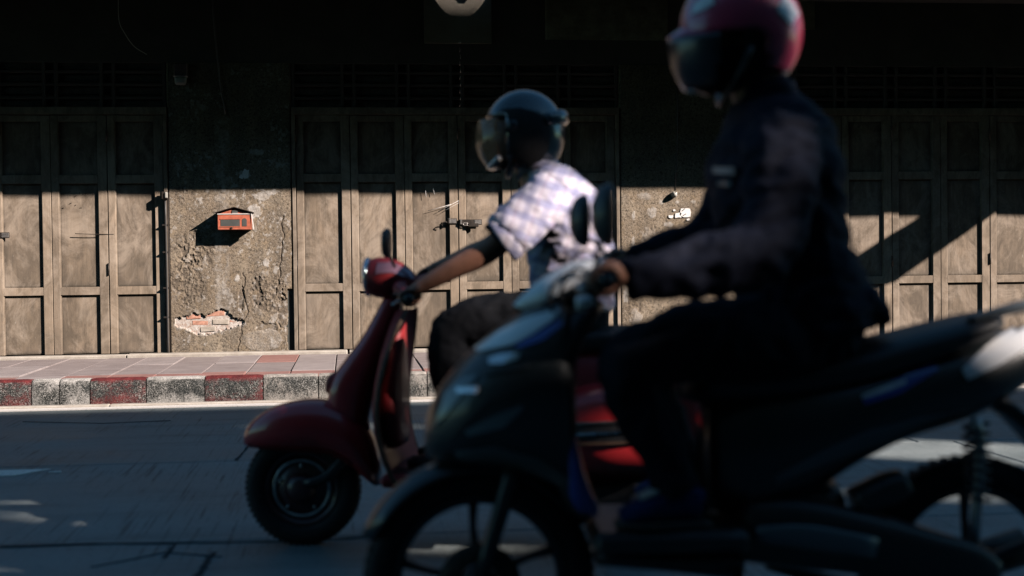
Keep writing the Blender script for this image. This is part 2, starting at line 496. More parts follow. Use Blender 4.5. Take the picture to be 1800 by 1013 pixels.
# edge line, lane dash
e0, e1 = G(100, 713.5).y, G(100, 722).y
MB().box(-28, 38, e1, e0 + .006, .0005, .004).build('edge_line', M['line'], base)
d0 = G(0, 828); d1 = G(52, 828); d2 = G(30, 837)
y0, y1 = d0.y, d2.y
MB().add([(d1.x - 3.0, y0, .004), (d1.x + .10, y0, .004), (d1.x - .04, y1, .004), (d1.x - 3.0, y1, .004), (d1.x - 3.0, y0, .0005), (d1.x + .10, y0, .0005), (d1.x - .04, y1, .0005), (d1.x - 3.0, y1, .0005)],
         [(0, 1, 2, 3), (4, 5, 1, 0), (5, 6, 2, 1), (6, 7, 3, 2), (7, 4, 0, 3)]).build('lane_dash', M['line'], base)
s0 = G(50, 832); s1 = G(106, 831)
MB().box(s0.x + .1, s1.x, s0.y - .012, s0.y + .02, .0005, .0035).build('paint_smear', M['line'], base)
def crack(pts, wd):
    mb = MB()
    vs = []; fs = []
    N = 0
    for i in range(len(pts) - 1):
        a = pts[i]; b = pts[i + 1]
        for k in range(6):
            q = a.lerp(b, k / 6)
            vs.append(q)
    vs.append(pts[-1])
    out = []
    for i, q in enumerate(vs):
        d = (vs[min(i + 1, len(vs) - 1)] - vs[max(i - 1, 0)]).normalized()
        nrm = Vector((-d.y, d.x, 0)); ww = wd * random.uniform(.4, 1.2)
        off = nrm * random.uniform(-.35, .35) * wd
        out += [q + off + nrm * ww, q + off - nrm * ww]
    zz = .0035
    top = [Vector((v.x, v.y, zz)) for v in out]; bot = [Vector((v.x, v.y, .0004)) for v in out]
    n = len(out); fs = []
    for i in range(0, n - 2, 2):
        fs += [(i, i + 1, i + 3, i + 2), (i, i + 2, i + 2 + n, i + n), (i + 1, i + 1 + n, i + 3 + n, i + 3)]
    mb.add(top + bot, fs)
    mb.build('tar_patch', M['tar'], base)
crack([G(436, 786), G(424, 800), G(414, 811)], .009)
crack([G(376, 972), G(362, 992), G(346, 1016)], .014)
crack([G(308, 957), G(298, 970), G(288, 982)], .008)
crack([G(160, 998), G(230, 985), G(290, 972), G(390, 980)], .0035)
crack([G(300, 740), G(180, 745), G(40, 742)], .006)
crack([G(700, 942), G(560, 951), G(380, 955), G(160, 957), G(0, 962)], .012)
# gutter lip
for i in range(-14, 22):
    x0 = i * 1.76
    MB().box(x0 + .004, x0 + 1.756, KY - .085, KY + .004, -.05, .018, .006).build('gutter_stone', M['step'], base)

kerb = MB().box(-26, 36, KY + .03, KY + .16, -.1, KZ - .03).build('kerb', M['grime']); tag(kerb, kind='structure')
def kerb_stone(x0, x1, m):
    nx, prof = 10, [(0, .0), (.0, .05), (.003, .11), (.012, .16), (.026, .19), (.05, KZ), (.13, KZ + .002), (.15, KZ - .04)]
    vs = []; fs = []
    sd = random.randint(0, 9999)
    for i in range(nx + 1):
        x = x0 + .004 + (x1 - x0 - .008) * i / nx
        for j, (dy, z) in enumerate(prof):
            nn = mnoise.noise(Vector((x * 9, z * 9 + dy * 9, 2.2))) * .006 if 0 < j < 7 else 0
            inset = .004 if i in (0, nx) else 0
            vs.append((x, KY + dy - nn + inset + (.0 if j else .002), z - abs(nn) * .4 - inset * (j > 3)))
    m_ = len(prof)
    for i in range(nx):
        for j in range(m_ - 1):
            fs.append((i * m_ + j, (i + 1) * m_ + j, (i + 1) * m_ + j + 1, i * m_ + j + 1))
    fs.append(tuple(range(m_))); fs.append(tuple(nx * m_ + j for j in range(m_))[::-1])
    return MB().add(vs, fs, True).build('kerb_stone', m, kerb, smooth_angle=35)
band = [P(x, 700, KY).x for x in (55, 104, 158, 257, 360, 463)]
step = (band[5] - band[0]) / 4
edges = [(band[0], band[1], 'kerb_white'), (band[1], band[2], 'kerb_white'), (band[2], band[3], 'kerb_red'), (band[3], band[4], 'kerb_white'), (band[4], band[5], 'kerb_red')]
x = band[0]; i = 0
while x > -17:
    edges.append((x - step, x, 'kerb_white' if i % 2 else 'kerb_red')); x -= step; i += 1
x = band[5]
xr = P(1745, 660, KY).x
n = round((xr - x) / step); st2 = (xr - x) / n
for i in range(n):
    edges.append((x, x + st2, 'kerb_gray' if i < n - 6 or i % 2 else 'kerb_gray')); x += st2
for i in range(22):
    edges.append((x, x + step, 'kerb_white' if i % 2 else 'kerb_red')); x += step
for a, b, mm in edges: kerb_stone(a, b, M[mm])

pav = MB().box(-26, 36, KY + .16, 0, -.1, KZ - .03).build('pavement', M['sand']); tag(pav, kind='structure')
LEDGE = -.17
mb = MB()
for i in range(-13, 18):
    MB().box(i * 2.0 + .004 + random.uniform(-.01, .01), i * 2.0 + 1.996, LEDGE + random.uniform(-.012, .006), -.0, KZ - .05, KZ + .028 + random.uniform(-.004, .004), .008).build('ledge_stone', M['step'], pav)
PF = KY + .155
tw = (P(589, 653, -2.2).x - P(511, 650, -2.2).x)
xoff = G(589, 653, KZ).x
nrow = 3
rowY = [(PF + .004, PF + .25), (PF + .254, G(300, 640, KZ).y), (G(300, 640, KZ).y + .004, LEDGE - .004)]
for r_i, (ya, yb2) in enumerate(rowY):
    for i in range(-45, 75):
        x0 = xoff + i * tw + (r_i == 0) * 0
        if not -14 < x0 < 18.5: continue
        if r_i == 0: mm = M['slab_red'] if (i % 7) else M['slab_pale']
        else: mm = M['slab_red'] if (r_i == 2 and i in (-2, 9, -31, 24)) else random.choice([M['slab'], M['slab'], M['slab_pale']])
        dz = random.uniform(-.004, .003)
        o = MB().box(0.004, tw - .005, ya, yb2, -.05, 0, .003).build('paving_slab', mm, pav, (x0, 0, KZ + dz))
        o.rotation_euler = (random.uniform(-.002, .002), random.uniform(-.006, .006), 0)
# ------------------------------------------------------------------ the shophouse front
shop = empty('shophouse', (0, 0, 0))
tag(shop, 'old shophouse front with peeling plaster piers and tan panelled folding doors', 'building')
WZ = KZ + .02
def wx(px, py=500): return P(px, py, 0).x
def wz(px, py): return P(px, py, 0).z
ZT = wz(600, 190)         # top of the door frames
ZG = wz(600, 112)         # top of the louvers
PL = (wx(298), wx(516))
PR = (wx(1090), wx(1298))
BAYW = PR[0] - PL[1]
# solid body behind
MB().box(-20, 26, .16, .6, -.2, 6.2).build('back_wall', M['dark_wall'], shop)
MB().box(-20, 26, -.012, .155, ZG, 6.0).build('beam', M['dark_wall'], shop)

def relief(name, x0, x1, z0, z1, step, fn, mat):
    nx = int((x1 - x0) / step) + 1; nz = int((z1 - z0) / step) + 1
    gx = np.linspace(x0, x1, nx); gz = np.linspace(z0, z1, nz)
    XX, ZZ = np.meshgrid(gx, gz)
    H, C = fn(XX, ZZ)
    edge = np.minimum.reduce([XX - x0, x1 - XX])
    H = H * sstep(0, .012, edge)
    V = np.stack([XX, -H, ZZ], -1).reshape(-1, 3)
    idx = np.arange(nx * nz).reshape(nz, nx)
    F = np.stack([idx[:-1, :-1], idx[:-1, 1:], idx[1:, 1:], idx[1:, :-1]], -1).reshape(-1, 4)
    me = bpy.data.meshes.new(name)
    me.vertices.add(len(V)); me.vertices.foreach_set('co', V.ravel())
    me.loops.add(F.size); me.loops.foreach_set('vertex_index', F.ravel().astype(np.int32))
    me.polygons.add(len(F)); me.polygons.foreach_set('loop_start', np.arange(0, F.size, 4, dtype=np.int32))
    me.update(calc_edges=True); me.validate()
    ca = me.color_attributes.new('relief', 'FLOAT_COLOR', 'POINT')
    cc = np.concatenate([C.reshape(-1, 3), np.ones((len(V), 1))], 1).astype(np.float32)
    ca.data.foreach_set('color', cc.ravel())
    me.polygons.foreach_set('use_smooth', [True] * len(F))
    me.materials.append(mat)
    o = bpy.data.objects.new(name, me); COL.objects.link(o); o.parent = shop
    return o

def blob(X_, Z_, px, py, rx, rz, nz, amp=.9):
    c = P(px, py, 0)
    d = np.sqrt(((X_ - c.x) / rx) ** 2 + ((Z_ - c.z) / rz) ** 2)
    return d + (nz - .5) * amp
def common(X_, Z_, s):
    n1 = fbm(X_ * 3, Z_ * 3, s, 5); n2 = fbm(X_ * 22, Z_ * 22, s + 5, 4, .6); n3 = fbm(X_ * 60, Z_ * 60, s + 9, 3, .6)
    H = .006 * n1 + .0035 * n2 + .0025 * n3
    return H, n1, n2, n3
def pier_left(X_, Z_):
    H, n1, n2, n3 = common(X_, Z_, 3)
    nb = fbm(X_ * 9, Z_ * 9, 40, 5, .6); nf = fbm(X_ * 28, Z_ * 28, 44, 4, .6)
    Rr = np.zeros_like(X_); Gg = Rr.copy(); Bb = Rr.copy()
    # pitted render
    for (px, py, rx, rz) in ((328, 490, .17, .30), (345, 440, .2, .2), (470, 520, .22, .2), (320, 340, .1, .08)):
        m = 1 - sstep(.7, 1.1, blob(X_, Z_, px, py, rx, rz, nb))
        pit = sstep(.48, .58, fbm(X_ * 46, Z_ * 40, 44, 3, .6)) * m
        H = H - .006 * pit; Gg = np.maximum(Gg, pit * .85)
        Rr = np.maximum(Rr, m * sstep(.62, .7, n2) * .35)
    sp_ = sstep(.60, .66, fbm(X_ * 30 + 4, Z_ * 26, 101, 4, .65)) * sstep(.42, .6, fbm(X_ * 5, Z_ * 5, 103, 3))
    Rr = np.maximum(Rr, sp_ * .55); H = H + .0015 * sp_
    # flaked strip beside the right frame: bites with sharp lips
    for (px, py, rx, rz, d) in ((452, 510, .05, .13, .010), (498, 545, .055, .22, .012), (425, 525, .03, .16, .009), (470, 575, .12, .05, .008), (508, 590, .035, .12, .012)):
        m = 1 - sstep(.85, .93, blob(X_, Z_, px, py, rx, rz, fbm(X_ * 24, Z_ * 12, 60, 4, .65), 1.5))
        H = H - d * m; Gg = np.maximum(Gg, m * sstep(.35, .6, n2) * .9); Rr = np.maximum(Rr, m * sstep(.55, .66, nf) * .8)
    # pale scraped patches at the shadow line
    for (px, py, rx, rz) in ((462, 345, .09, .06), (448, 372, .07, .08), (478, 338, .07, .03), (430, 307, .055, .04), (452, 268, .1, .03), (468, 462, .03, .04), (417, 490, .025, .04)):
        m = 1 - sstep(.8, .9, blob(X_, Z_, px, py, rx, rz, fbm(X_ * 30, Z_ * 30, 70, 4, .65), 1.3))
        H = H + .0025 * m; Rr = np.maximum(Rr, m * .75)
    # drips of lighter paint down the pier
    c = P(391, 400, 0).x
    wob = (vnoise(Z_ * 4, Z_ * 0, 5) - .5) * .03
    zt = P(391, 200, 0).z; zb = P(391, 560, 0).z
    m = (1 - sstep(.05, .085, np.abs(X_ - c + wob))) * sstep(zb, zb + .1, Z_) * (1 - sstep(zt - .1, zt, Z_))
    Rr = np.maximum(Rr, m * (.02 + .38 * sstep(.35, .7, n2))); Gg = Gg * (1 - m * .8)
    # large smooth patch at the foot
    m = 1 - sstep(.85, .95, blob(X_, Z_, 462, 598, .2, .11, nb, .5))
    H = H + .004 * m; Rr = np.maximum(Rr, .22 * m); Gg = Gg * (1 - m)
    # long hairline cracks
    for (px, py, a, lo, hi) in ((490, 0, .05, 380, 520), (425, 0, .03, 480, 620)):
        cx = P(px, 450, 0).x + (fbm(Z_ * 5, Z_ * 0 + 3, int(px), 4) - .5) * .16
        dd = np.abs(X_ - cx)
        mk = (1 - sstep(.003, .008, dd)) * (Z_ < P(px, lo, 0).z) * (Z_ > P(px, hi, 0).z)
        H = H - .008 * mk; Gg = np.maximum(Gg, mk)
    # the hole that shows the brickwork
    P0 = [(308, 563), (330, 558), (342, 551), (362, 557), (380, 546), (398, 548), (412, 558), (430, 566)]
    P1 = [(308, 572), (318, 574), (332, 580), (345, 586), (365, 586), (392, 582), (410, 574), (430, 569)]
    tx = np.array([P(p[0], p[1], 0).x for p in P0]); tz = np.array([P(p[0], p[1], 0).z for p in P0])
    bx = np.array([P(p[0], p[1], 0).x for p in P1]); bz = np.array([P(p[0], p[1], 0).z for p in P1])
    jag = (fbm(X_ * 36, Z_ * 36, 80, 5, .7) - .5) * .085
    up = np.interp(X_, tx, tz) + .012 + jag - Z_; dn = Z_ - np.interp(X_, bx, bz) + .006 + jag * .8
    side = np.minimum(X_ - tx[0], tx[-1] - X_)
    ins = sstep(-.002, .004, np.minimum(np.minimum(up, dn), side))
    lip = sstep(-.02, -.002, np.minimum(np.minimum(up, dn), side)) * (1 - ins)
    H = H * (1 - ins) - .011 * ins + .003 * lip
    Bb = ins; Rr = np.maximum(Rr * (1 - ins), lip * .5 * (dn < .02)); Gg = Gg * (1 - ins)
    # dark gap beside the frame
    c = P(510, 550, 0)
    m = (X_ > c.x - .012 - .02 * fbm(Z_ * 12, Z_ * 0, 7, 3)) * (Z_ < P(510, 508, 0).z)
    H = H - .03 * m; Gg = np.maximum(Gg, m * 1.0)
    return H + .012, np.stack([Rr, Gg, Bb], -1)
def pier_right(X_, Z_):
    H, n1, n2, n3 = common(X_, Z_, 21)
    nb = fbm(X_ * 11, Z_ * 11, 90, 5, .6)
    Rr = np.zeros_like(X_); Gg = Rr.copy(); Bb = Rr.copy()
    for (px, py, rx, rz, v) in ((1145, 375, .045, .06, .55), (1133, 345, .08, .035, .35), (1162, 356, .03, .025, .5), (1190, 356, .025, .02, .55), (1218, 355, .03, .025, .5), (1113, 378, .02, .05, .6),
                                (1175, 395, .05, .03, .5), (1200, 405, .05, .05, .4), (1112, 430, .02, .08, .5), (1100, 520, .03, .09, .6), (1118, 560, .06, .1, .4), (1170, 440, .06, .04, .5), (1140, 420, .1, .1, .25)):
        m = 1 - sstep(.8, .92, blob(X_, Z_, px, py, rx, rz, fbm(X_ * 32, Z_ * 32, 70, 4, .65), 1.2))
        H = H + .0022 * m; Rr = np.maximum(Rr, m * v)
    for (px, py, rx, rz) in ((1150, 430, .2, .2), (1110, 540, .1, .15), (1180, 410, .1, .1)):
        m = 1 - sstep(.6, 1.1, blob(X_, Z_, px, py, rx, rz, nb))
        pit = sstep(.55, .66, fbm(X_ * 34, Z_ * 20, 33, 4, .6)) * m
        H = H - .005 * pit; Gg = np.maximum(Gg, pit * .9)
    return H + .012, np.stack([Rr, Gg, Bb], -1)
wl = relief('plaster_wall', PL[0], PL[1], KZ - .02, ZG, .0055, pier_left, M['plaster'])
wr = relief('plaster_wall', PR[0], PR[1], KZ - .02, ZG, .008, pier_right, M['plaster'])
for (a, b) in (PL, PR): MB().box(a + .002, b - .002, .004, .158, KZ - .02, ZG - .002).build('pier_core', M['dark_wall'], shop)
# bricks in the hole of the left pier
for (px, py, wpx) in ((340, 557, 26), (378, 552, 34), (352, 568, 28), (388, 566, 30), (412, 563, 18), (366, 579, 26)):
    c = P(px, py, 0); hw = wpx / 188 / 2
    vs = MB().box(-hw, hw, -.012, .02, -.024, .024, .006)
    vs.v = [(v[0] + random.uniform(-.004, .004), v[1] + random.uniform(-.003, .003), v[2] + random.uniform(-.003, .003)) for v in vs.v]
    o = vs.build('brick', M['brick'] if random.random() < .72 else M['sand'], wl, (c.x, .007 + random.uniform(-.003, .004), c.z)); o.rotation_euler.y = random.uniform(-.05, .05)

# outer piers that carry on beyond the frame
def px_pier(x0, x1):
    MB().box(x0, x1, -.012, .158, KZ - .02, ZG - .002).build('plaster_wall', M['plaster'], shop)
bayL = (PL[0] - BAYW, PL[0]); bayM = (PL[1], PR[0]); bayR = (PR[1], PR[1] + BAYW)
px_pier(bayL[0] - 1.15, bayL[0] - .003); px_pier(bayR[1] + .003, bayR[1] + 1.15)
px_pier(-20, bayL[0] - 1.16); px_pier(bayR[1] + 1.16, 26)

# door leaves: frame mesh with three recessed panels
ROWS = [(KZ + .034, wz(565, 513)), (wz(565, 499), wz(565, 321)), (wz(565, 306), wz(565, 214))]   # panel openings, local z
LZ0, LZ1 = KZ + .03, wz(600, 203)
def leaf_meshes(Wd):
    sl_, sr_ = Wd * .135, Wd * .165
    f = MB()
    T = .036
    g_ = .0035
    f.box(g_, sl_, -T, 0, LZ0, LZ1, .003)
    f.box(Wd - sr_, Wd - g_, -T, 0, LZ0, LZ1, .003)
    zz = [LZ0] + [z for r in ROWS for z in r] + [LZ1]
    zz[1] = LZ0
    for a, b in ((ROWS[0][1], ROWS[1][0]), (ROWS[1][1], ROWS[2][0]), (ROWS[2][1], LZ1)):
        f.box(sl_ - .001, Wd - sr_ + .001, -T + .002, 0, a, b, .003)
    # bead mouldings round each opening
    for a, b in ROWS:
        f.box(sl_ - .0005, sl_ + .007, -T + .010, -.004, a, b)
        f.box(Wd - sr_ - .007, Wd - sr_ + .0005, -T + .010, -.004, a, b)
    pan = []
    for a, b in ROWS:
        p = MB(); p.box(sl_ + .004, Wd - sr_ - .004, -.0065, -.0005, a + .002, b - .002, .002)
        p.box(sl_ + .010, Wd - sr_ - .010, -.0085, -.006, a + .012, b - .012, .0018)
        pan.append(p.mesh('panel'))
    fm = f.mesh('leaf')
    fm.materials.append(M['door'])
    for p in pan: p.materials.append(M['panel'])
    return fm, pan
JW = .037
lw = (BAYW - 2 * JW) / 6
fm, pans = leaf_meshes(lw)
hin = MB(); hin.box(-.008, .008, -.012, 0, -.055, .055, .002); hin.tube([(0, -.012, -.055), (0, -.012, .055)], .006, 8, 1)
hin_me = hin.mesh('hinge'); hin_me.materials.append(M['metal_dark'])
leaves = {}
def bay(name, x0, x1, hinge_px=()):
    MB().box(x0 + .001, x0 + JW - .003, -.03, .05, KZ + .03, ZT, .003).build('door_jamb', M['jamb'], shop)
    MB().box(x1 - JW + .003, x1 - .001, -.03, .05, KZ + .03, ZT, .003).build('door_jamb', M['jamb'], shop)
    MB().box(x0 + .001, x1 - .001, -.034, .05, wz(600, 202), ZT + .004, .004).build('door_head', M['jamb'], shop)
    MB().box(x0 + .001, x1 - .001, .045, .05, KZ - .02, ZT).build('door_backing', M['grime'], shop)
    for i in range(6):
        # every second leaf folds the other way, and none shuts quite flat
        a = (.022 if i % 2 else -.018) + random.uniform(-.008, .008)
        ox = x0 + JW + i * lw
        o = inst('door_leaf', fm, shop, (ox, .034 + (-a * lw if a > 0 else 0) * 0, 0), (0, 0, 0))
        o.rotation_euler.z = a
        o.location = (ox + lw / 2 - math.cos(a) * lw / 2, .03 - math.sin(a) * lw / 2, random.uniform(-.002, .002))
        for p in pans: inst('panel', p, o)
        leaves[(name, i)] = o
        for hz in (wz(565, 470), wz(565, 235)) + ((wz(565, 590),) if i % 2 else ()):
            if i % 2 == 0 or i == 5: inst('hinge', hin_me, o, ((lw if i != 0 else 0), -.034, hz + random.uniform(-.02, .02)))
    # louvers above
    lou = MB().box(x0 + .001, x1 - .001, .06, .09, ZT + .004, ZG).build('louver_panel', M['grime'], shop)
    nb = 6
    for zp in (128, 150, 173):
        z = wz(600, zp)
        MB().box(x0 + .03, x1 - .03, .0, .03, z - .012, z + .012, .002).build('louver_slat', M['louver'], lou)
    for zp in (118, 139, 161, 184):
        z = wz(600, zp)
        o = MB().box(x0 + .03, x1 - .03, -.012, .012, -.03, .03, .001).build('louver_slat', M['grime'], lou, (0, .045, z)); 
    for i in range(7):
        xx = x0 + .02 + (x1 - x0 - .04) * i / 6
        for dx in ((-.055, .055) if 0 < i < 6 else (0,)):
            MB().box(xx + dx - .014, xx + dx + .014, -.006, .033, ZT + .006, ZG - .002, .002).build('louver_post', M['louver'], lou)
bay('l', *bayL); bay('m', *bayM); bay('r', *bayR)

# raised patches on the beam: pale board and coarse plaster
def fy(px0, px1, py0, py1, dep, name, mt, parent):
    a = P(px0, py1, -.03); b = P(px1, py0, -.03)
    return a, b
a = P(746, 76, -.05); b = P(863, -60, -.05)
bd = MB().box(a.x, b.x, -.055, -.014, a.z, b.z, .004); brd = bd.build('board', M['pale_board'], shop)
q = P(808, 75, -.06)
MB().tube([(q.x, -.075, q.z + .012), (q.x - .008, -.08, q.z), (q.x, -.076, q.z - .012), (q.x + .007, -.08, q.z), (q.x, -.075, q.z + .012)], .0035, 6).build('hook_ring', M['metal_pale'], brd)
a = P(958, 70, -.03); b = P(1175, -60, -.03)
def rough_fn(X_, Z_):
    return .02 + .012 * fbm(X_ * 6, Z_ * 30, 5, 5, .65), np.stack([X_ * 0 + .05, .3 * fbm(X_ * 8, Z_ * 20, 9), X_ * 0], -1)
relief('rough_plaster', a.x, b.x, a.z, b.z, .012, rough_fn, M['rough_patch'])
a = P(1395, 52, -.03); b = P(1432, -60, -.03)
MB().box(a.x, b.x, -.03, -.014, a.z, b.z, .004).build('rough_plaster', M['rough_patch'], shop)

# canopy slab over the pavement, just above the picture; its edge throws the shadow line across the doors
LIPY = -1.87
zl = wz(560, 329)
LIPZ = zl + (-LIPY) * (.144 / .15)
can = empty('canopy', (0, 0, 0)); tag(can, 'flat concrete canopy slab running over the pavement above the doors', 'canopy')
hx0, hx1 = P(781, 10, -.05).x, P(849, 10, -.05).x
sh = (.218 / .15)
# added slots right at the wall, shaped to put a sun patch on the board
def gapx(y): return -y * sh
zc = LIPZ - .02
ya = (zc - P(815, 42, 0).z) / (.144 / .15)
yb_ = (zc - P(815, -25, 0).z) / (.144 / .15)
gy0, gy1 = -ya, -max(yb_, .02)
gx0, gx1 = hx0 + ya * sh - .02, hx1 + max(yb_, .02) * sh + .05
MB().box(-20, 26, LIPY, -.36, zc, zc + .03).build('slab', M['opp'], can)
bx0, bx1 = P(764, 10, -.06).x, P(852, 10, -.06).x
mid = (bx0 + bx1) / 2
NS = 34
pm = MB()
for i in range(NS):
    ya, yb_ = -.36 + .348 * i / NS, -.36 + .348 * (i + 1) / NS
    dd = -(ya + yb_) / 2 - .056
    zlit = zc - dd * (.144 / .15)
    lo = P(808, 34, -.06).z; hi = P(808, 0, -.06).z
    k_ = min(1.3, max(0, (zlit - lo) / (hi - lo)))
    if k_ <= 0 or dd <= 0:
        pm.box(-20, 26, ya, yb_, zc, zc + .0008); continue
    duty = min(.34, .04 + k_ * .34)
    pm.box(-20, 26, ya, ya + (yb_ - ya) * (1 - duty), zc, zc + .0008)
    ya = ya + (yb_ - ya) * (1 - duty)
    hw_ = (bx1 - bx0) / 2 * min(1, math.sqrt(k_))
    c_ = mid + dd * sh
    gaps = [(c_ - hw_, c_ + hw_)] if k_ < .8 else [(c_ - hw_, c_ - .01 - .14 * (k_ - .75)), (c_ + .03 + .16 * (k_ - .75), c_ + hw_)]
    xs_ = [-20] + [v for g_ in gaps for v in g_] + [26]
    for q_ in range(0, len(xs_), 2): pm.box(xs_[q_], xs_[q_ + 1], ya, yb_, zc, zc + .0008)
pm.build('light_slots', M['opp'], can)
MB().box(-20, 26, LIPY - .06, LIPY - .001, LIPZ, LIPZ + .28).build('fascia', M['opp'], can)
# lower valance and an added unseen strip, shaped to break light on right-hand doors
vx = wx(1290, 360) - LIPY * sh
dz = wz(560, 330) - wz(1600, 362)
MB().box(vx, 24, LIPY - .1, LIPY - .062, LIPZ - dz, LIPZ + .1).build('valance', M['opp'], can)
cl = MB()
def back(px, py, Y): 
    q = P(px, py, 0); t = -Y / .15
    return Vector((q.x + .218 * t, Y, q.z + .144 * t))
upper = [(1440, 478), (1500, 455), (1560, 415), (1600, 392), (1640, 366), (1665, 350)]
lower = [(1440, 560), (1500, 520), (1570, 498), (1640, 450), (1700, 410), (1760, 366)]
vs = []
for (u, l) in zip(upper, lower):
    for k in range(5):
        t = k / 4
        pq = back(u[0] + (l[0] - u[0]) * t, u[1] + (l[1] - u[1]) * t, LIPY - .05 + .05 * math.sin(t * 7 + u[0]))
        vs.append(pq)
n = len(vs)
vs2 = [v + Vector((0, .006, 0)) for v in vs]
fs = []
for i in range(5):
    for k in range(4):
        a_ = i * 5 + k
        fs += [(a_, a_ + 1, a_ + 6, a_ + 5), (a_ + n, a_ + 5 + n, a_ + 6 + n, a_ + 1 + n)]
cl.add(vs + vs2, fs, True).build('shadow_strip', M['opp'], can)

# ------------------------------------------------------------------ terrace across the street: it shades the road
OY = -17.0
ROOF = (-OY + (-2.86)) * (.144 / .15)
opp = empty('opposite_terrace', (10, OY, 0)); tag(opp, 'tall grey terrace across the street with openings added to pass sunlight', 'building')
holes = []
def beam_to(px0, px1, py0, py1, Y, soft=0):
    """opening in the far facade that lets sun reach this patch"""
    a = P(px0, py1, Y); b = P(px1, py0, Y)
    t = (Y - OY) / .15
    holes.append((a.x + .218 * t, b.x + .218 * t, a.z + .144 * t, b.z + .144 * t))
def beam_road(px0, px1, py0, py1):
    a = G(px0, py1); b = G(px1, py0)
    x0, x1 = min(a.x, G(px0, py0).x), b.x
    t0 = (a.y - OY) / .15; t1 = (b.y - OY) / .15
    holes.append((x0 + .218 * (t0 + t1) / 2, G(px1, (py0 + py1) / 2).x + .218 * (t0 + t1) / 2, .144 * t0, .144 * t1))
# openings added to the unseen terrace to place sun patches
beam_to(900, 1075, 285, 400, -8.28)
beam_to(790, 1085, 390, 478, -8.33)
beam_to(975, 1090, 440, 505, -8.2)      # shirt
beam_to(830, 960, 560, 650, -9.95)
beam_to(920, 1020, 445, 520, -9.86)
beam_to(850, 985, 550, 610, -9.95)      # front cowling of the near scooter
beam_to(1700, 1860, 570, 650, -9.95)     # its tail
beam_to(1370, 1430, -80, 120, -9.88)
beam_to(1175, 1255, 10, 70, -9.8)
beam_to(560, 670, 690, 730, -7.98)
beam_to(985, 1150, 780, 840, -8.42)      # back of the pink helmet
beam_road(500, 700, 746, 756)
beam_road(1560, 1900, 745, 850)
beam_road(1590, 1740, 860, 885)
holes = [(a - .02, b + .06, c - .02, d + .04) for (a, b, c, d) in holes]
def cells(holes, x0, x1, z0, z1):
    xs = sorted({x0, x1} | {min(max(h[i], x0), x1) for h in holes for i in (0, 1)})
    zs = sorted({z0, z1} | {min(max(h[i], z0), z1) for h in holes for i in (2, 3)})
    out = []
    for i in range(len(xs) - 1):
        run = None
        for j in range(len(zs) - 1):
            cx = (xs[i] + xs[i + 1]) / 2; cz = (zs[j] + zs[j + 1]) / 2
            inside = any(h[0] < cx < h[1] and h[2] < cz < h[3] for h in holes)
            if inside:
                if run: out.append(run); run = None
            else:
                run = (xs[i], xs[i + 1], run[2] if run else zs[j], zs[j + 1])
        if run: out.append(run)
    return out
mb = MB()
for (a, b, c, d) in cells(holes, -22, 48, -.3, ROOF):
    if b - a > 1e-3 and d - c > 1e-3: mb.box(a, b, OY, OY + .03, c, d)
mb.build('facade', M['opp'], opp, (-10, -OY, 0))
# ------------------------------------------------------------------ things on the wall
def poly_prism(mb, pts, y0, y1):
    n = len(pts)
    mb.add([(x, y0, z) for x, z in pts] + [(x, y1, z) for x, z in pts],
           [tuple(range(n)), tuple(range(2 * n - 1, n - 1, -1))] + [(i, (i + 1) % n, (i + 1) % n + n, i + n) for i in range(n)])
    return mb
# letter box
MD = .15
c = P(412, 404, -MD - .02)
mbx = empty('letter_box', (c.x, -.02, c.z)); tag(mbx, 'small orange red letter box with a dark pitched roof on the stained pier', 'letter box')
k = 1 / 190.0
W_, H_ = 57 * k, 27 * k
MB().box(-W_ / 2, W_ / 2, -MD, 0, 0, H_, .003).build('box_body', M['box_red'], mbx)
g1 = MB(); poly_prism(g1, [(-W_ / 2, H_), (W_ / 2, H_), (0, H_ + 9 * k)], -MD + .004, 0); g1.build('gable', M['box_red'], mbx)
for s in (-1, 1):
    a = Vector((0, 0, H_ + 12 * k)); b = Vector((s * (W_ / 2 + 4.5 * k), 0, H_ + 2.5 * k))
    d = (b - a).normalized(); nrm = Vector((-d.z, 0, d.x)) * (1 if s > 0 else -1)
    r_ = MB(); r_.add([tuple(a + Vector((0, y, 0)) + nrm * t) for t in (0, .005) for y in (-MD - .022, .0)] + [tuple(b + Vector((0, y, 0)) + nrm * t) for t in (0, .005) for y in (-MD - .022, .0)],
                      [(0, 1, 3, 2), (4, 6, 7, 5), (0, 4, 5, 1), (2, 3, 7, 6), (0, 2, 6, 4), (1, 5, 7, 3)])
    r_.build('roof_panel', M['box_roof'], mbx)
MB().box(-W_ / 2 - .002, W_ / 2 - .004, -MD - .006, -MD + .002, H_ - .003, H_ + .006, .001).build('edging', M['box_trim'], mbx)
sp = MB(); sp.obox(Vector((W_ / 2 + .014, -MD + .02, H_ / 2 + .006)), Vector((1, 0, .12)).normalized(), Vector((0, 1, 0)), Vector((-.12, 0, 1)).normalized(), .003, .03, .078); sp.build('edging', M['box_trim'], mbx)
MB().box(-W_ / 2 + 5 * k, -W_ / 2 + 38 * k, -MD - .002, -MD + .004, 6 * k, 18 * k).build('window', M['box_glass'], mbx)
fr = MB()
fr.box(-W_ / 2 + 4 * k, -W_ / 2 + 39 * k, -MD - .005, -MD + .001, 18 * k, 19.2 * k); fr.box(-W_ / 2 + 4 * k, -W_ / 2 + 39 * k, -MD - .005, -MD + .001, 5 * k, 6 * k); fr.build('window_frame', M['box_red'], mbx)
ar = MB(); x0, x1 = W_ / 2 - 15 * k, W_ / 2 - 7 * k
pts = [(x0, 6 * k), (x1, 6 * k), (x1, 16 * k)] + [((x0 + x1) / 2 + 4 * k * math.cos(a), 16 * k + 4 * k * math.sin(a)) for a in np.linspace(.3, math.pi - .3, 6)] + [(x0, 16 * k)]
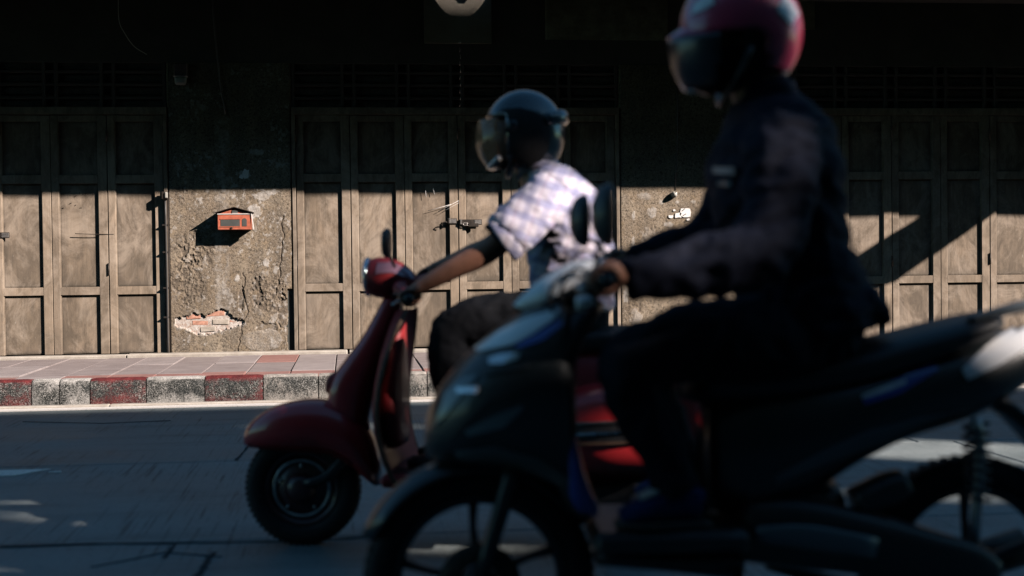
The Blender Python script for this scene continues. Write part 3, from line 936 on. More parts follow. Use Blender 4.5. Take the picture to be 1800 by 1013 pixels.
poly_prism(ar, pts, -MD - .003, -MD + .003); ar.build('window', M['box_glass'], mbx)
MB().box(-3.5 * k, 6.5 * k, -MD - .003, -MD + .006, H_ + 1.5 * k, H_ + 6.5 * k).build('slot', M['box_glass'], mbx)
MB().box(-3.5 * k, 6.5 * k, -MD - .008, -MD + .0, H_ + 1 * k, H_ + 2 * k).build('slot_lip', M['box_trim'], mbx)
MB().ball((-5 * k, -MD - .004, 2.7 * k), 2.6 * k, .004, 1.4 * k, 10, 6).build('latch', M['metal_dark'], mbx)

# small glass meter on the dark wall
c = P(317, 130, -.08)
mt = empty('wall_meter', (c.x, -.02, c.z)); tag(mt, 'small grey wall box with a glass cup high on the left pier', 'meter')
MB().box(-.062, .062, -.05, 0, -.02, .1, .01).build('case', M['metal_dark'], mt)
MB().box(-.064, .064, -.075, 0, -.026, -.018, .002).build('rim', M['metal_pale'], mt)
MB().loft([(0, -.045, -.03, .035, .056, 4), (0, -.045, -.08, .032, .052, 4), (0, -.045, -.1, .02, .04, 3)], side=(1, 0, 0)).build('cup', M['white_plastic'], mt)

def cable(name, pts, r, m, label, cat='cable'):
    o = MB().tube([tuple(p) for p in pts], r, 8, 5).build(name, m)
    return tag(o, label, cat)
yo = -.035
cable('hanging_wire', [P(207, -70, -.25), P(208, -20, -.22), P(209, 35, -.2), P(220, 60, -.18), P(236, 82, -.16), P(258, 96, -.14)], .0038, M['cable_pale'], 'thin pale loose wire end curling down at the upper left', 'wire')
cable('power_cable', [P(371, -70, -.06), P(374, 10, -.06), P(378, 60, -.05), P(384, 120, -.04), P(389, 160, -.035), P(396, 200, -.03)], .007, M['cable'], 'dark cable running down the top of the left pier', 'cable')
# wall conduit beside the left door
cd_ = empty('conduit', (wx(293), -.04, KZ)); tag(cd_, 'thin dark conduit pipe with a small box between door and left pier', 'pipe')
q0 = P(290, 345, -.05); q1 = P(297, 622, -.04)
MB().tube([(q0.x - cd_.location.x, 0, q0.z - KZ), (q0.x - cd_.location.x + .004, .0, .9), (q1.x - cd_.location.x - .006, 0, .4), (q1.x - cd_.location.x - .006, 0, .0)], .009, 10).build('pipe', M['cable'], cd_)
MB().tube([(q0.x - cd_.location.x + .024, .01, q0.z - KZ), (q1.x - cd_.location.x + .014, .01, 0.0)], .005, 8, 1).build('pipe', M['metal_dark'], cd_)
MB().box(q0.x - cd_.location.x - .03, q0.x - cd_.location.x + .03, -.045, .01, q0.z - KZ - .03, q0.z - KZ + .04, .006).build('junction_box', M['metal_dark'], cd_)
MB().box(q0.x - cd_.location.x + .004, q0.x - cd_.location.x + .028, -.06, -.03, q0.z - KZ - .02, q0.z - KZ + .035, .005).build('cap', M['white_plastic'], cd_)
for z in (.35, .62, .95, 1.2): MB().box(-.028, .022, -.006, .03, z, z + .016, .002).build('clip', M['metal_dark'], cd_)
# switch on a cable, right pier
c = P(1187, 342, -.09)
sw = empty('wall_socket', (c.x, -.015, c.z)); tag(sw, 'small round socket at the end of a black wall cable, right pier', 'socket')
t0 = P(1190, 150, -.02)
MB().tube([(t0.x - c.x, -.004, t0.z - c.z), (t0.x - c.x + .002, -.004, .6), (.016, -.004, .04)], .006, 8).build('cable', M['cable'], sw)
MB().loft([(0, 0, 0, .03, .03), (0, -.035, 0, .03, .03), (0, -.06, .0, .022, .022), (0, -.075, 0, .012, .012)], side=(1, 0, 0)).build('socket_body', M['white_plastic'], sw)
MB().ball((.012, -.05, .01), .016, .02, .02, 12, 8).build('knob', M['metal_pale'], sw)
# torn paper on the right pier: ragged scraps, each a thing stuck to the wall
def scrap(px, py, wpx, hpx, n=11, seed=1):
    rr = random.Random(seed); c = P(px, py, 0)
    pts = []
    for i in range(n):
        a = 2 * math.pi * i / n; q = rr.uniform(.6, 1.05)
        ca, sa = math.cos(a), math.sin(a)
        pts.append((wpx / 376 * q * math.copysign(abs(ca) ** .6, ca), hpx / 376 * q * math.copysign(abs(sa) ** .6, sa)))
    mb = MB(); poly_prism(mb, pts, -.0, .0015)
    return mb, (c.x, -.028, c.z)
pn = empty('torn_notice', (P(1195, 376, 0).x, -.028, P(1195, 376, 0).z)); tag(pn, 'torn remains of a white paper notice on the right pier', 'notice')
for i, (px, py, w_, h_) in enumerate(((1203, 374, 22, 21), (1191, 379, 14, 12), (1178, 381, 9, 7), (1184, 370, 6, 4), (1209, 386, 7, 5))):
    mb, lc = scrap(px, py, w_, h_, seed=i)
    mb.build('paper_scrap', M['paper'], pn, (lc[0] - pn.location.x, 0, lc[2] - pn.location.z))
mk = MB()
for (a, b) in (((1199, 371), (1204, 367)), ((1201, 379), (1206, 376))):
    p0 = P(*a, -.028) - pn.location; p1 = P(*b, -.028) - pn.location
    mk.tube([(p0.x, -.0015, p0.z), (p1.x, -.0015, p1.z)], .004, 6, 1)
mk.build('ink_mark', M['cable'], pn)
mb, lc = scrap(432, 306, 14, 20, seed=8); o = mb.build('paper_scrap', M['paper'], None, (lc[0], -.024, lc[2])); tag(o, 'white torn paper scrap in the shade above the letter box', 'paper scrap')
mb, lc = scrap(425, 311, 9, 9, seed=9); o = mb.build('paper_scrap', M['paper'], None, (lc[0], -.024, lc[2])); tag(o, 'smaller white flake left of the paper scrap above the letter box', 'paper scrap')

# hasps and padlock
def hasp(px0, px1, py, parent, y=-.012):
    a = P(px0, py, y); b = P(px1, py, y)
    m_ = MB().box(a.x, b.x, y - .008, y, a.z - .026, a.z + .026, .003)
    o = m_.build('hasp', M['metal_dark'], parent)
    MB().box(b.x - .07, b.x - .006, y - .011, y - .007, a.z - .02, a.z + .022, .001).build('plate', M['metal_pale'], o)
    MB().box(a.x + .014, a.x + .03, y - .026, y - .006, a.z - .02, a.z + .028, .002).build('staple', M['metal_pale'], o)
    return o
lf = leaves[('m', 3)]
def world_parent(o, parent):
    bpy.context.view_layer.update()
    mw = o.matrix_world.copy(); o.parent = parent; o.matrix_parent_inverse = parent.matrix_world.inverted(); o.matrix_world = mw
bpy.context.view_layer.update()
h = hasp(806, 847, 391, None, -.014); world_parent(h, lf)
h2 = hasp(786, 803, 389, None, -.014); h2.name = 'hasp'; world_parent(h2, leaves[('m', 2)])
lk = empty('padlock', (P(832, 395, -.04).x, -.034, P(832, 395, -.04).z)); tag(lk, 'small dark padlock hanging sideways under the middle door hasp', 'padlock')
MB().box(-.05, .05, -.016, .008, -.022, .012, .005).build('lock_body', M['metal_dark'], lk)
MB().tube([(-.05, -.004, -.004), (-.085, -.004, -.006), (-.1, -.004, .006), (-.085, -.004, .016), (-.05, -.004, .01)], .006, 8).build('shackle', M['metal_pale'], lk)
ch = P(782, 392, -.03)
MB().tube([(ch.x - .02, -.02, ch.z - .03), (ch.x - .03, -.03, ch.z - .01), (ch.x, -.03, ch.z + .01), (ch.x + .03, -.02, ch.z)], .005, 6).build('wire_loop', M['metal_dark'], shop)
h3 = hasp(-30, 17, 414, None, -.012); world_parent(h3, leaves[('l', 3)] if ('l', 3) in leaves else shop)
MB().tube([tuple(P(132, 411, -.012)), tuple(P(165, 412, -.014)), tuple(P(200, 412, -.012))], .0035, 6).build('wire_loop', M['metal_dark'], shop)
# chalky scratches near the hasp
sc_ = MB()
for (a, b, wd) in (((752, 371), (795, 359), .0022), ((770, 372), (812, 350), .0022), ((776, 374), (813, 353), .0016), ((748, 335), (749, 347), .0022), ((761, 331), (764, 342), .0022)):
    p0, p1 = P(*a, -.0075), P(*b, -.0075)
    sc_.tube([(p0.x, -.0075, p0.z), (p1.x, -.0075, p1.z)], wd, 5, 1)
rr = random.Random(5)
for (px, py) in ((121, 338), (132, 345), (123, 358), (139, 340), (150, 341), (132, 361), (110, 366), (141, 366), (97, 362)):
    a_ = rr.uniform(-1, 1); L_ = rr.uniform(.006, .014); p0 = P(px, py, -.0075)
    MB().tube([(p0.x - L_ * math.cos(a_), .0195, p0.z - L_ * math.sin(a_)), (p0.x, .0195, p0.z + .004), (p0.x + L_ * math.cos(a_), .0195, p0.z + L_ * math.sin(a_))], [.002, .0035, .0015], 6, 2).build('paint_chip', M['metal_dark'], shop)
for i in range(9):
    p0 = P(808 + (i % 2), 88 + i * 12, -.05)
    MB().tube([(p0.x, -.05, p0.z + .022), (p0.x + .004, -.052, p0.z), (p0.x, -.05, p0.z - .022)], .0025, 6, 1).build('chain_link', M['metal_pale'], shop)
sc_.build('paint_scratches', M['paper'], shop)
# ------------------------------------------------------------------ vehicle and figure helpers
def hull(mb, st, n=24, k=4, y0=0.0):
    """st: (x, ztop, zbot, halfwidth, exponent): upright sections along x"""
    S = np.array([list(s) + ([2.4] if len(s) == 4 else []) for s in st], float)
    E = np.vstack([2 * S[0] - S[1], S, 2 * S[-1] - S[-2]])
    out = []
    for i in range(1, len(E) - 2):
        p0, p1, p2, p3 = E[i - 1:i + 3]
        for j in range(k):
            t = j / k
            out.append(.5 * ((2 * p1) + (-p0 + p2) * t + (2 * p0 - 5 * p1 + 4 * p2 - p3) * t * t + (-p0 + 3 * p1 - 3 * p2 + p3) * t ** 3))
    out.append(S[-1])
    vs = []
    for (x, zt, zb, hw, e) in out:
        hz = max((zt - zb) / 2, .001); zc = (zt + zb) / 2; hw = max(hw, .001); q = 2 / max(e, 1.2)
        for j in range(n):
            u = 2 * math.pi * j / n; cu, su = math.cos(u), math.sin(u)
            vs.append((x, y0 + hw * math.copysign(abs(cu) ** q, cu), zc + hz * math.copysign(abs(su) ** q, su)))
    m = len(out); fs = []
    for i in range(m - 1):
        for j in range(n):
            j2 = (j + 1) % n; fs.append((i * n + j, i * n + j2, (i + 1) * n + j2, (i + 1) * n + j))
    fs.append(tuple(range(n))); fs.append(tuple((m - 1) * n + j for j in range(n))[::-1])
    return mb.add(vs, fs, True)

class Frame:
    """a vehicle's own axes: x back along its length, y across (minus = towards the camera), z up"""
    def __init__(self, root):
        bpy.context.view_layer.update()
        self.root = root; self.mw = root.matrix_world.copy(); self.inv = self.mw.inverted()
    def __call__(self, px, py, ly=0.0):
        d = Fw * FPX + Rt * (px - 900) + Up * (506.5 - py)
        o = self.inv @ CAM; d = self.inv.to_3x3() @ d
        t = (ly - o.y) / d.y
        return o + d * t
    def z(self, px, py, ly=0.0): return self(px, py, ly).z
    def hull(self, mb, st, ly=0.0, n=24, k=4):
        out = []
        for s in st:
            a = self(s[0], s[1], ly); b = self(s[0], s[2], ly)
            out.append((a.x, a.z, b.z) + tuple(s[3:]))
        return hull(mb, out, n, k, ly)
    def path(self, st):
        """(px, py, ly, ...rest) -> loft stations"""
        return [tuple(self(s[0], s[1], s[2])) + tuple(s[3:]) for s in st]
    def patch(self, name, m, up, lo, target, lift=.003, nu=16, nv=4, parent=None, thick=.002):
        """a thin shaped panel laid on the near surface of target, outlined by two lines"""
        me = target.data
        from mathutils.bvhtree import BVHTree
        bm = bmesh.new(); bm.from_mesh(me); bvh = BVHTree.FromBMesh(bm); bm.free()
        ua = np.array(up, float); la = np.array(lo, float)
        ts = np.linspace(0, 1, nu + 1)
        def smp(a, t):
            u = np.linspace(0, 1, len(a)); return np.array([np.interp(t, u, a[:, 0]), np.interp(t, u, a[:, 1])])
        o = self.inv @ CAM
        grid = {}
        for i, t in enumerate(ts):
            A, B = smp(ua, t), smp(la, t)
            for j in range(nv + 1):
                q = A + (B - A) * j / nv
                d = (self.inv.to_3x3() @ (Fw * FPX + Rt * (q[0] - 900) + Up * (506.5 - q[1]))).normalized()
                hit, nrm, idx, dist = bvh.ray_cast(o, d)
                if hit is None: continue
                if nrm.dot(d) > 0: nrm = -nrm
                grid[(i, j)] = (hit + nrm * lift, hit - nrm * .001)
        keys = list(grid); ix = {kk: n_ for n_, kk in enumerate(keys)}
        N = len(keys)
        vs = [grid[kk][0] for kk in keys] + [grid[kk][1] for kk in keys]
        fs = []
        for i in range(nu):
            for j in range(nv):
                q = [(i, j), (i + 1, j), (i + 1, j + 1), (i, j + 1)]
                if all(z in ix for z in q):
                    a = [ix[z] for z in q]; fs.append(tuple(a)); fs.append(tuple(z + N for z in a[::-1]))
        edge = {}
        for f in fs[::2]:
            for a, b in zip(f, f[1:] + f[:1]):
                edge[(a, b)] = edge.get((a, b), 0) + 1
        for (a, b) in list(edge):
            if (b, a) not in edge: fs.append((a, a + N, b + N, b))
        return MB().add(vs, fs, True).build(name, m, parent, smooth_angle=50)

def shell(mb, c, rx, ry, rz, keep, thick=.012, n=64, m=40):
    vs = []; ok = []
    for s in (0, 1):
        for i in range(m + 1):
            a = math.pi * i / m
            for j in range(n):
                u = 2 * math.pi * j / n
                d = (math.sin(a) * math.cos(u), math.sin(a) * math.sin(u), math.cos(a))
                vs.append((c[0] + d[0] * (rx - s * thick), c[1] + d[1] * (ry - s * thick), c[2] + d[2] * (rz - s * thick)))
                if s == 0: ok.append(keep(*d))
    N = (m + 1) * n; fs = []; used = {}
    for i in range(m):
        for j in range(n):
            j2 = (j + 1) % n
            q = (i * n + j, (i + 1) * n + j, (i + 1) * n + j2, i * n + j2)
            if all(ok[z] for z in q):
                fs.append(q); fs.append(tuple(z + N for z in q[::-1]))
                for a, b in zip(q, q[1:] + q[:1]): used[(a, b)] = 1
    for (a, b) in list(used):
        if (b, a) not in used: fs.append((a, a + N, b + N, b))
    return mb.add(vs, fs, True)

def grip_hand(mb, g, wrist, r=.017, sgn=-1, scale=1.0):
    """hand closed round a bar that runs across at g; wrist behind it; sgn -1 near side"""
    gx, gy, gz = g
    mb.loft([(wrist[0], wrist[1], wrist[2], .027, .029), ((wrist[0] + gx) / 2 + .004, (wrist[1] + gy) / 2, (wrist[2] + gz) / 2 + .014, .023, .04), (gx + .016, gy, gz + .026, .017, .042), (gx - .006, gy, gz + .031, .013, .04)], k=3, n=16)
    for i, (off, ln) in enumerate(((-.033, .85), (-.011, 1.0), (.011, .96), (.033, .8))):
        pts = []
        for q in range(7):
            a = R(100 + (235 * ln) * q / 6)
            rad = r + .011 + (.006 if q in (2,) else 0)
            pts.append((gx + rad * math.cos(a), gy + off * scale, gz + rad * math.sin(a), .0095 - .0006 * q, .0095 - .0006 * q))
        mb.loft(pts, k=2, n=10)
    iy = gy - sgn * .045
    mb.loft([((wrist[0] + gx) / 2, gy - sgn * .02, (wrist[2] + gz) / 2, .014, .014), (gx + .022, iy, gz + .006, .0125, .0125), (gx + .004, iy, gz - .022, .011, .011), (gx - .016, iy + sgn * .004, gz - .028, .009, .009)], k=3, n=10)

# paints and cloths
def m_paint(name, c, rough=.3, coat=.8, var=.08, flake=0):
    t = MT(name)
    f = t.noise(t.obj(), 5, 5, .7)
    col = t.ramp(f, [(.3, tuple(x * (1 - var) for x in c)), (.7, tuple(x * (1 + var) for x in c))])
    dust = t.noise(t.obj(), 70, 4, .7)
    col = t.mix(t.ramp(dust, [(.6, 0), (.8, .22)]), col, (.16, .14, .12))
    return t.set(col, t.ramp(f, [(.3, rough), (.7, rough + .14)]), 0, None, coat=coat)
def m_cloth(name, c, var=.25, spec=.2):
    t = MT(name); o = t.obj()
    f = t.noise(o, 14, 5, .7)
    col = t.ramp(f, [(.3, tuple(x * (1 - var) for x in c)), (.7, tuple(min(1, x * (1 + var)) for x in c))])
    wv = t.noise(o, 420, 2, .5)
    nb = t.bump(wv, .3, .0015); nb = t.bump(t.noise(t.mp(o, (1, .6, 1.6)), 16, 4, .6), .35, .012, nb)
    m = t.set(col, .85, 0, nb, spec=spec)
    t.b.inputs['Sheen Weight'].default_value = .0
    return m
def m_skin(name, c):
    t = MT(name); o = t.obj()
    f = t.noise(o, 26, 5, .65)
    col = t.ramp(f, [(.3, tuple(x * .8 for x in c)), (.7, tuple(x * 1.12 for x in c))])
    m = t.set(col, .5, 0, t.bump(t.noise(o, 260, 3), .2, .001))
    t.b.inputs['Subsurface Weight'].default_value = .08
    t.b.inputs['Subsurface Radius'].default_value = (.01, .004, .002)
    return m
def m_plaid(name):
    t = MT(name); o = t.mp(t.obj(), (1, 1, 1), (0, R(-18), 0))
    sx = t.n('ShaderNodeSeparateXYZ'); t.l(o, sx.inputs[0])
    warp = t.math('MULTIPLY', t.noise(o, 7, 3), .03)
    def bands(axis, freq, lo, hi):
        v = t.math('MULTIPLY', t.math('ADD', axis, warp), freq)
        v = t.math('FRACT', t.math('ADD', v, 20.0))
        return t.ramp(v, [(0, 0), (lo, 0), (lo + .03, 1), (hi, 1), (hi + .03, 0)])
    col = t.mix(0.0, (.58, .54, .62), (.58, .54, .62))
    col = t.mix(t.math('MULTIPLY', bands(sx.outputs[2], 15, .45, .85), .6), col, (.2, .22, .4))
    col = t.mix(t.math('MULTIPLY', bands(sx.outputs[0], 15, .5, .85), .45), col, (.22, .23, .4))
    col = t.mix(t.math('MULTIPLY', bands(sx.outputs[0], 15, .1, .2), .3), col, (.35, .2, .26))
    nb = t.bump(t.noise(t.obj(), 380, 2), .25, .0015); nb = t.bump(t.noise(t.obj(), 18, 4, .6), .4, .012, nb)
    return t.set(col, .85, 0, nb, spec=.2)
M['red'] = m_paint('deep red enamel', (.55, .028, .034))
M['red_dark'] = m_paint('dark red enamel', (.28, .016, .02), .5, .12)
M['tyre'] = simple('tyre rubber', (.014, .014, .015), .75, scale=40, var=.4)
M['rim_dark'] = m_paint('dark wheel enamel', (.05, .012, .014), .35, .5)
M['alloy'] = simple('brushed alloy', (.38, .38, .38), .32, .9, scale=50, var=.2)
M['chrome'] = simple('chrome', (.7, .7, .72), .14, 1.0, scale=20, var=.06)
M['brass'] = simple('aged brass trim', (.10, .06, .04), .55, .3, scale=50, var=.3)
M['black'] = m_paint('black plastic', (.012, .013, .015), .42, .25)
M['gloss_black'] = m_paint('gloss black green paint', (.005, .009, .011), .32, .35)
M['seat'] = simple('black vinyl seat', (.014, .014, .016), .5, scale=60, var=.3)
M['white'] = m_paint('pearl white paint', (.80, .81, .82), .25, .9)
M['greyp'] = m_paint('mid grey paint', (.13, .16, .18), .3, .7)
M['blue'] = m_paint('cobalt blue decal', (.02, .055, .36), .25, .9)
M['pink'] = m_paint('pink enamel', (.50, .035, .10), .25, .9)
M['lamp'] = simple('lamp glass', (.32, .17, .22), .2, .2, coat=.6, var=.06)
M['lens'] = simple('bright lens', (.75, .78, .82), .1, .4, coat=1.0, var=.06)
M['tail_red'] = m_paint('red tail lens', (.5, .01, .015), .15, 1)
M['helmet'] = m_paint('midnight blue helmet', (.010, .024, .034), .2, 1.0)
M['helmet_in'] = simple('helmet padding', (.012, .012, .013), .9)
M['skin'] = m_skin('tanned skin', (.36, .17, .11))
M['skin_shade'] = m_skin('brown skin', (.3, .15, .1))
M['plaid'] = m_plaid('plaid shirt cloth')
M['trousers'] = m_cloth('black trousers', (.007, .008, .011))
M['jacket'] = m_cloth('navy jacket', (.0055, .008, .019))
M['denim'] = m_cloth('dark jeans', (.007, .011, .02))
M['shoe_blue'] = m_cloth('blue shoe', (.012, .04, .15))
M['shoe_white'] = simple('white shoe sheen', (.6, .6, .58), .6)
M['shoe_black'] = simple('black shoe', (.015, .015, .016), .5)
M['mask'] = m_cloth('dark face cloth', (.02, .022, .03))
def m_visor(name, c, a):
    t = MT(name); t.set(c, .12, 0, None, coat=.3); t.b.inputs['Alpha'].default_value = a
    return t.m
M['visor_clear'] = m_visor('clear visor', (.6, .27, .13), .4)
M['visor_smoke'] = m_visor('smoked visor', (.008, .010, .015), 1.0)
M['visor_smoke'].node_tree.nodes['Principled BSDF'].inputs['Roughness'].default_value = .35
M['eye'] = simple('eye', (.5, .48, .45), .2)
M['hair'] = simple('black hair', (.01, .009, .008), .6)

def wheel(parent, c, r, width, rimr, m_rim, spokes, name='wheel', hub=.05, disc=False):
    w_ = empty(name, c); w_.parent = parent
    prof = []
    tr = (r - rimr) / 2
    for j in range(17):
        a = 2 * math.pi * j / 16
        ca, sa = math.cos(a), math.sin(a)
        prof.append((rimr + tr + tr * math.copysign(abs(ca) ** .8, ca), width / 2 * math.copysign(abs(sa) ** .8, sa)))
    tm = MB().lathe(prof, (0, 0, 0), n=64)
    ty = tm.build('tyre', M['tyre'], w_)
    # tread blocks
    tb = MB()
    for i in range(60):
        a = 2 * math.pi * i / 60
        for s in (-1, 1):
            d = Vector((math.cos(a), 0, math.sin(a))); t = Vector((-math.sin(a), 0, math.cos(a)))
            tb.obox(d * (r - .003) + Vector((0, s * width * .19, 0)), (t + Vector((0, s * .35, 0))).normalized(), Vector((0, 1, 0)), d, .0075, width * .14, .0045)
    o = tb.build('tread', M['tyre'], w_); o['kind'] = 'stuff'
    rb = MB()
    rb.lathe([(rimr + .004, -width * .36), (rimr - .012, -width * .33), (rimr - .018, -width * .1), (rimr - .018, width * .1), (rimr - .012, width * .33), (rimr + .004, width * .36)], (0, 0, 0), n=56)
    if disc:
        rb.lathe([(rimr - .012, -width * .3), (rimr * .8, -width * .12), (rimr * .62, -width * .3), (hub, -width * .42), (hub * .4, -width * .46), (0, -width * .46)], (0, 0, 0), n=56)
    rim = rb.build('rim', m_rim, w_)
    MB().lathe([(0, -width * .75), (hub * .5, -width * .72), (hub, -width * .5), (hub, width * .5), (hub * .5, width * .7), (0, width * .7)], (0, 0, 0), n=28).build('hub', m_rim, w_)
    for i in range(spokes):
        a = 2 * math.pi * (i + .3) / spokes
        d = Vector((math.cos(a), 0, math.sin(a))); t = Vector((-math.sin(a), 0, math.cos(a)))
        s_ = MB().loft([tuple(d * hub * .8) + (.016, .014, 3), tuple(d * (rimr * .6) + t * .006) + (.009, .011, 3), tuple(d * (rimr - .01)) + (.014, .016, 3)], k=3, n=10)
        s_.build('spoke', m_rim, w_)
    return w_
# ------------------------------------------------------------------ red scooter on the far lane
cpt = P(535, 956, -7.9)
vs_root = empty('red_scooter', (cpt.x, -7.9, 0), R(-12)); tag(vs_root, 'dark red classic step through scooter with a round front mudguard, behind the nearer black scooter', 'scooter')
V = Frame(vs_root)
def h(mb, st, ly=0, n=24, k=4): return V.hull(mb, st, ly, n, k)
wheel(vs_root, (0, 0, .215), .215, .09, .135, M['rim_dark'], 0, hub=.06, disc=True)
fwn = [o for o in vs_root.children][-1]
for i in range(5):
    a = 2 * math.pi * i / 5 + .3
    MB().ball((.085 * math.cos(a), -.033, .085 * math.sin(a)), .008, .006, .008, 8, 6).build('wheel_nut', M['alloy'], fwn)
MB().lathe([(.098, -.028), (.104, -.034), (.11, -.03)], (0, 0, 0), n=48).build('rim_ring', M['alloy'], fwn)
# mudguard
mb = MB()
h(mb, [(429, 772, 780, .01, 2), (436, 752, 784, .045, 2.4), (455, 731, 787, .08, 2.5), (490, 711, 790, .11, 2.6), (535, 701, 792, .125, 2.6), (580, 703, 797, .125, 2.5), (615, 716, 815, .12, 2.4), (640, 740, 838, .105, 2.3), (658, 775, 853, .08, 2.2), (668, 812, 853, .04, 2)])
fen = mb.build('front_mudguard', M['red'], vs_root)
V.patch('mudguard_lip', M['red_dark'], [(437, 779), (500, 786), (580, 790), (612, 808), (640, 838)], [(437, 784), (500, 791), (580, 796), (610, 816), (634, 846)], fen, .006, 20, 2, fen)
MB().loft(V.path([(535, 851, -.055, .016, .012), (575, 838, -.06, .02, .014), (610, 800, -.055, .022, .016)]), k=3).build('suspension_link', M['black'], vs_root)
# column and horn casing
mb = MB().loft(V.path([(694, 522, 0, .035, .05, 2.4), (680, 560, 0, .045, .07, 2.4), (660, 605, 0, .055, .085, 2.5), (636, 650, 0, .072, .09, 2.6), (618, 690, 0, .085, .09, 2.6), (618, 735, 0, .07, .08, 2.4), (630, 765, 0, .05, .06)]), k=4, n=24)
col_ = mb.build('steering_column', M['red'], vs_root)
MB().loft(V.path([(603, 662, 0, .03, .055, 3), (590, 672, 0, .034, .06, 3), (583, 690, 0, .02, .05, 3)]), k=3).build('horn_casing', M['red_dark'], vs_root)
# legshield: curved sheet with swept back wings
prof = [(696, 545, .12), (686, 580, .22), (676, 620, .29), (668, 665, .325), (664, 710, .335), (668, 755, .33), (680, 800, .31), (706, 838, .29), (742, 848, .27)]
pp = np.array([[*V(a, b, 0), w_] for a, b, w_ in prof])
def sheet(s, t, off):
    u = np.linspace(0, 1, len(pp)); q = [np.interp(t, u, pp[:, i]) for i in range(4)]
    sw = .05 * abs(s) ** 2.2 * (1 - max(0, t - .75) * 3.2)
    return (q[0] + sw + off, q[3] * s, q[2])
vs_ = []; NU, NVv = 24, 28
for off in (0, .014):
    for i in range(NU + 1):
        for j in range(NVv + 1): vs_.append(sheet(-1 + 2 * j / NVv, i / NU, off if i < NU * .8 else off * .6))
N = (NU + 1) * (NVv + 1); fs = []
for i in range(NU):
    for j in range(NVv):
        a = i * (NVv + 1) + j
        fs += [(a, a + 1, a + NVv + 2, a + NVv + 1), (a + N, a + NVv + 1 + N, a + NVv + 2 + N, a + 1 + N)]
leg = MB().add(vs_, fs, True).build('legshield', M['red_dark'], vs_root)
for s in (-1, 1):
    MB().tube([(sheet(s, t, .007)) for t in np.linspace(0, 1, 12)], .008, 10, 2).build('legshield_trim', M['brass'], vs_root)
MB().loft([(*V(704, 560, 0), .02, .03), (*V(696, 640, 0), .035, .12, 3), (*V(694, 720, 0), .045, .16, 3), (*V(700, 780, 0), .03, .13, 3)], k=4).build('glove_box', M['red_dark'], vs_root)
# floor, tunnel
zf = .300
x0 = V(690, 845, 0).x; x1 = V(975, 830, 0).x
MB().box(x0, x1, -.27, .27, zf - .045, zf, .015).build('floorboard', M['red_dark'], vs_root)
for y in (-.2, -.12, .12, .2): MB().box(x0 + .04, x1 - .02, y - .012, y + .012, zf - .002, zf + .006, .002).build('floor_strip', M['black'], vs_root)
# rear body, cowls, seat
xr = V(1165, 700, 0).x
mb = MB()
h(mb, [(925, 640, 845, .06, 3), (950, 612, 850, .13, 3), (1010, 600, 850, .17, 2.8), (1080, 602, 845, .18, 2.8), (1150, 612, 835, .16, 2.6), (1220, 640, 810, .12, 2.4), (1262, 690, 770, .05, 2)])
rb_ = mb.build('rear_body', M['red_dark'], vs_root)
mb = MB()
h(mb, [(975, 720, 760, .02, 2), (990, 690, 815, .08, 2.2), (1040, 672, 832, .12, 2.2), (1100, 675, 832, .125, 2.2), (1160, 695, 825, .1, 2.2), (1200, 735, 800, .04, 2)], -.15)
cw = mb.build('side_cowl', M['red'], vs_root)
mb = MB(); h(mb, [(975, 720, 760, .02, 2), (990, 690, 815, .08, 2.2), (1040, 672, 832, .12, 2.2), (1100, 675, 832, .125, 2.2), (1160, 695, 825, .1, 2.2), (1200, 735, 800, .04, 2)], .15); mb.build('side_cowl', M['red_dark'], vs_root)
for (ya, yb3, m_) in ((741, 745, M['alloy']), (759, 764, M['chrome']), (778, 781, M['brass'])):
    V.patch('cowl_strip', m_, [(1000, ya + 2), (1150, ya - 4)], [(1000, yb3 + 2), (1150, yb3 - 4)], cw, .012, 14, 1, cw)
V.patch('cowl_band', M['black'], [(1000, 748), (1170, 742)], [(1000, 777), (1170, 775)], cw, .005, 14, 3, cw)
mb = MB(); h(mb, [(880, 592, 604, .06, 3), (900, 576, 618, .12, 3), (980, 574, 622, .15, 3), (1080, 572, 620, .15, 3), (1180, 574, 622, .13, 3), (1235, 590, 618, .06, 3)]); mb.build('seat', M['seat'], vs_root)
rw = V(1120, 858, 0)
wheel(vs_root, (rw.x, 0, .215), .215, .09, .135, M['rim_dark'], 0, hub=.06, disc=True)
MB().loft([(*V(1262, 640, 0), .02, .05, 3), (*V(1275, 670, 0), .03, .06, 3), (*V(1272, 710, 0), .02, .05, 3)], k=3).build('tail_lamp', M['tail_red'], vs_root)
MB().loft(V.path([(1000, 870, -.02, .05, .08, 3), (1080, 868, -.02, .07, .09, 3), (1130, 862, -.02, .06, .08, 3)]), k=3).build('engine', M['black'], vs_root)
# headset
mb = MB().loft(V.path([(650, 487, 0, .066, .072), (668, 488, 0, .076, .085), (695, 492, 0, .07, .09), (722, 500, 0, .045, .07), (738, 505, 0, .02, .04)]), k=4, n=28)
hs = mb.build('headset', M['red_dark'], vs_root)
MB().loft(V.path([(640, 487, 0, .045, .045), (644, 487, 0, .063, .063), (652, 487, 0, .069, .069)]), k=3, n=32).build('headlight', M['lamp'], vs_root)
MB().lathe([(.062, -.0), (.072, -.004), (.074, -.014), (.068, -.018)], tuple(V(652, 487, 0)), axis='x', n=36).build('headlight_rim', M['chrome'], vs_root)
V.patch('headset_highlight', M['lamp'], [(664, 463), (690, 462), (722, 478)], [(660, 482), (690, 480), (726, 492)], hs, .004, 10, 3, hs)  # pinkish headset highlight laid on as a coloured patch
gn = V(722, 524, -.31); gf = V(752, 486, .31)
ctr = V(712, 505, 0)
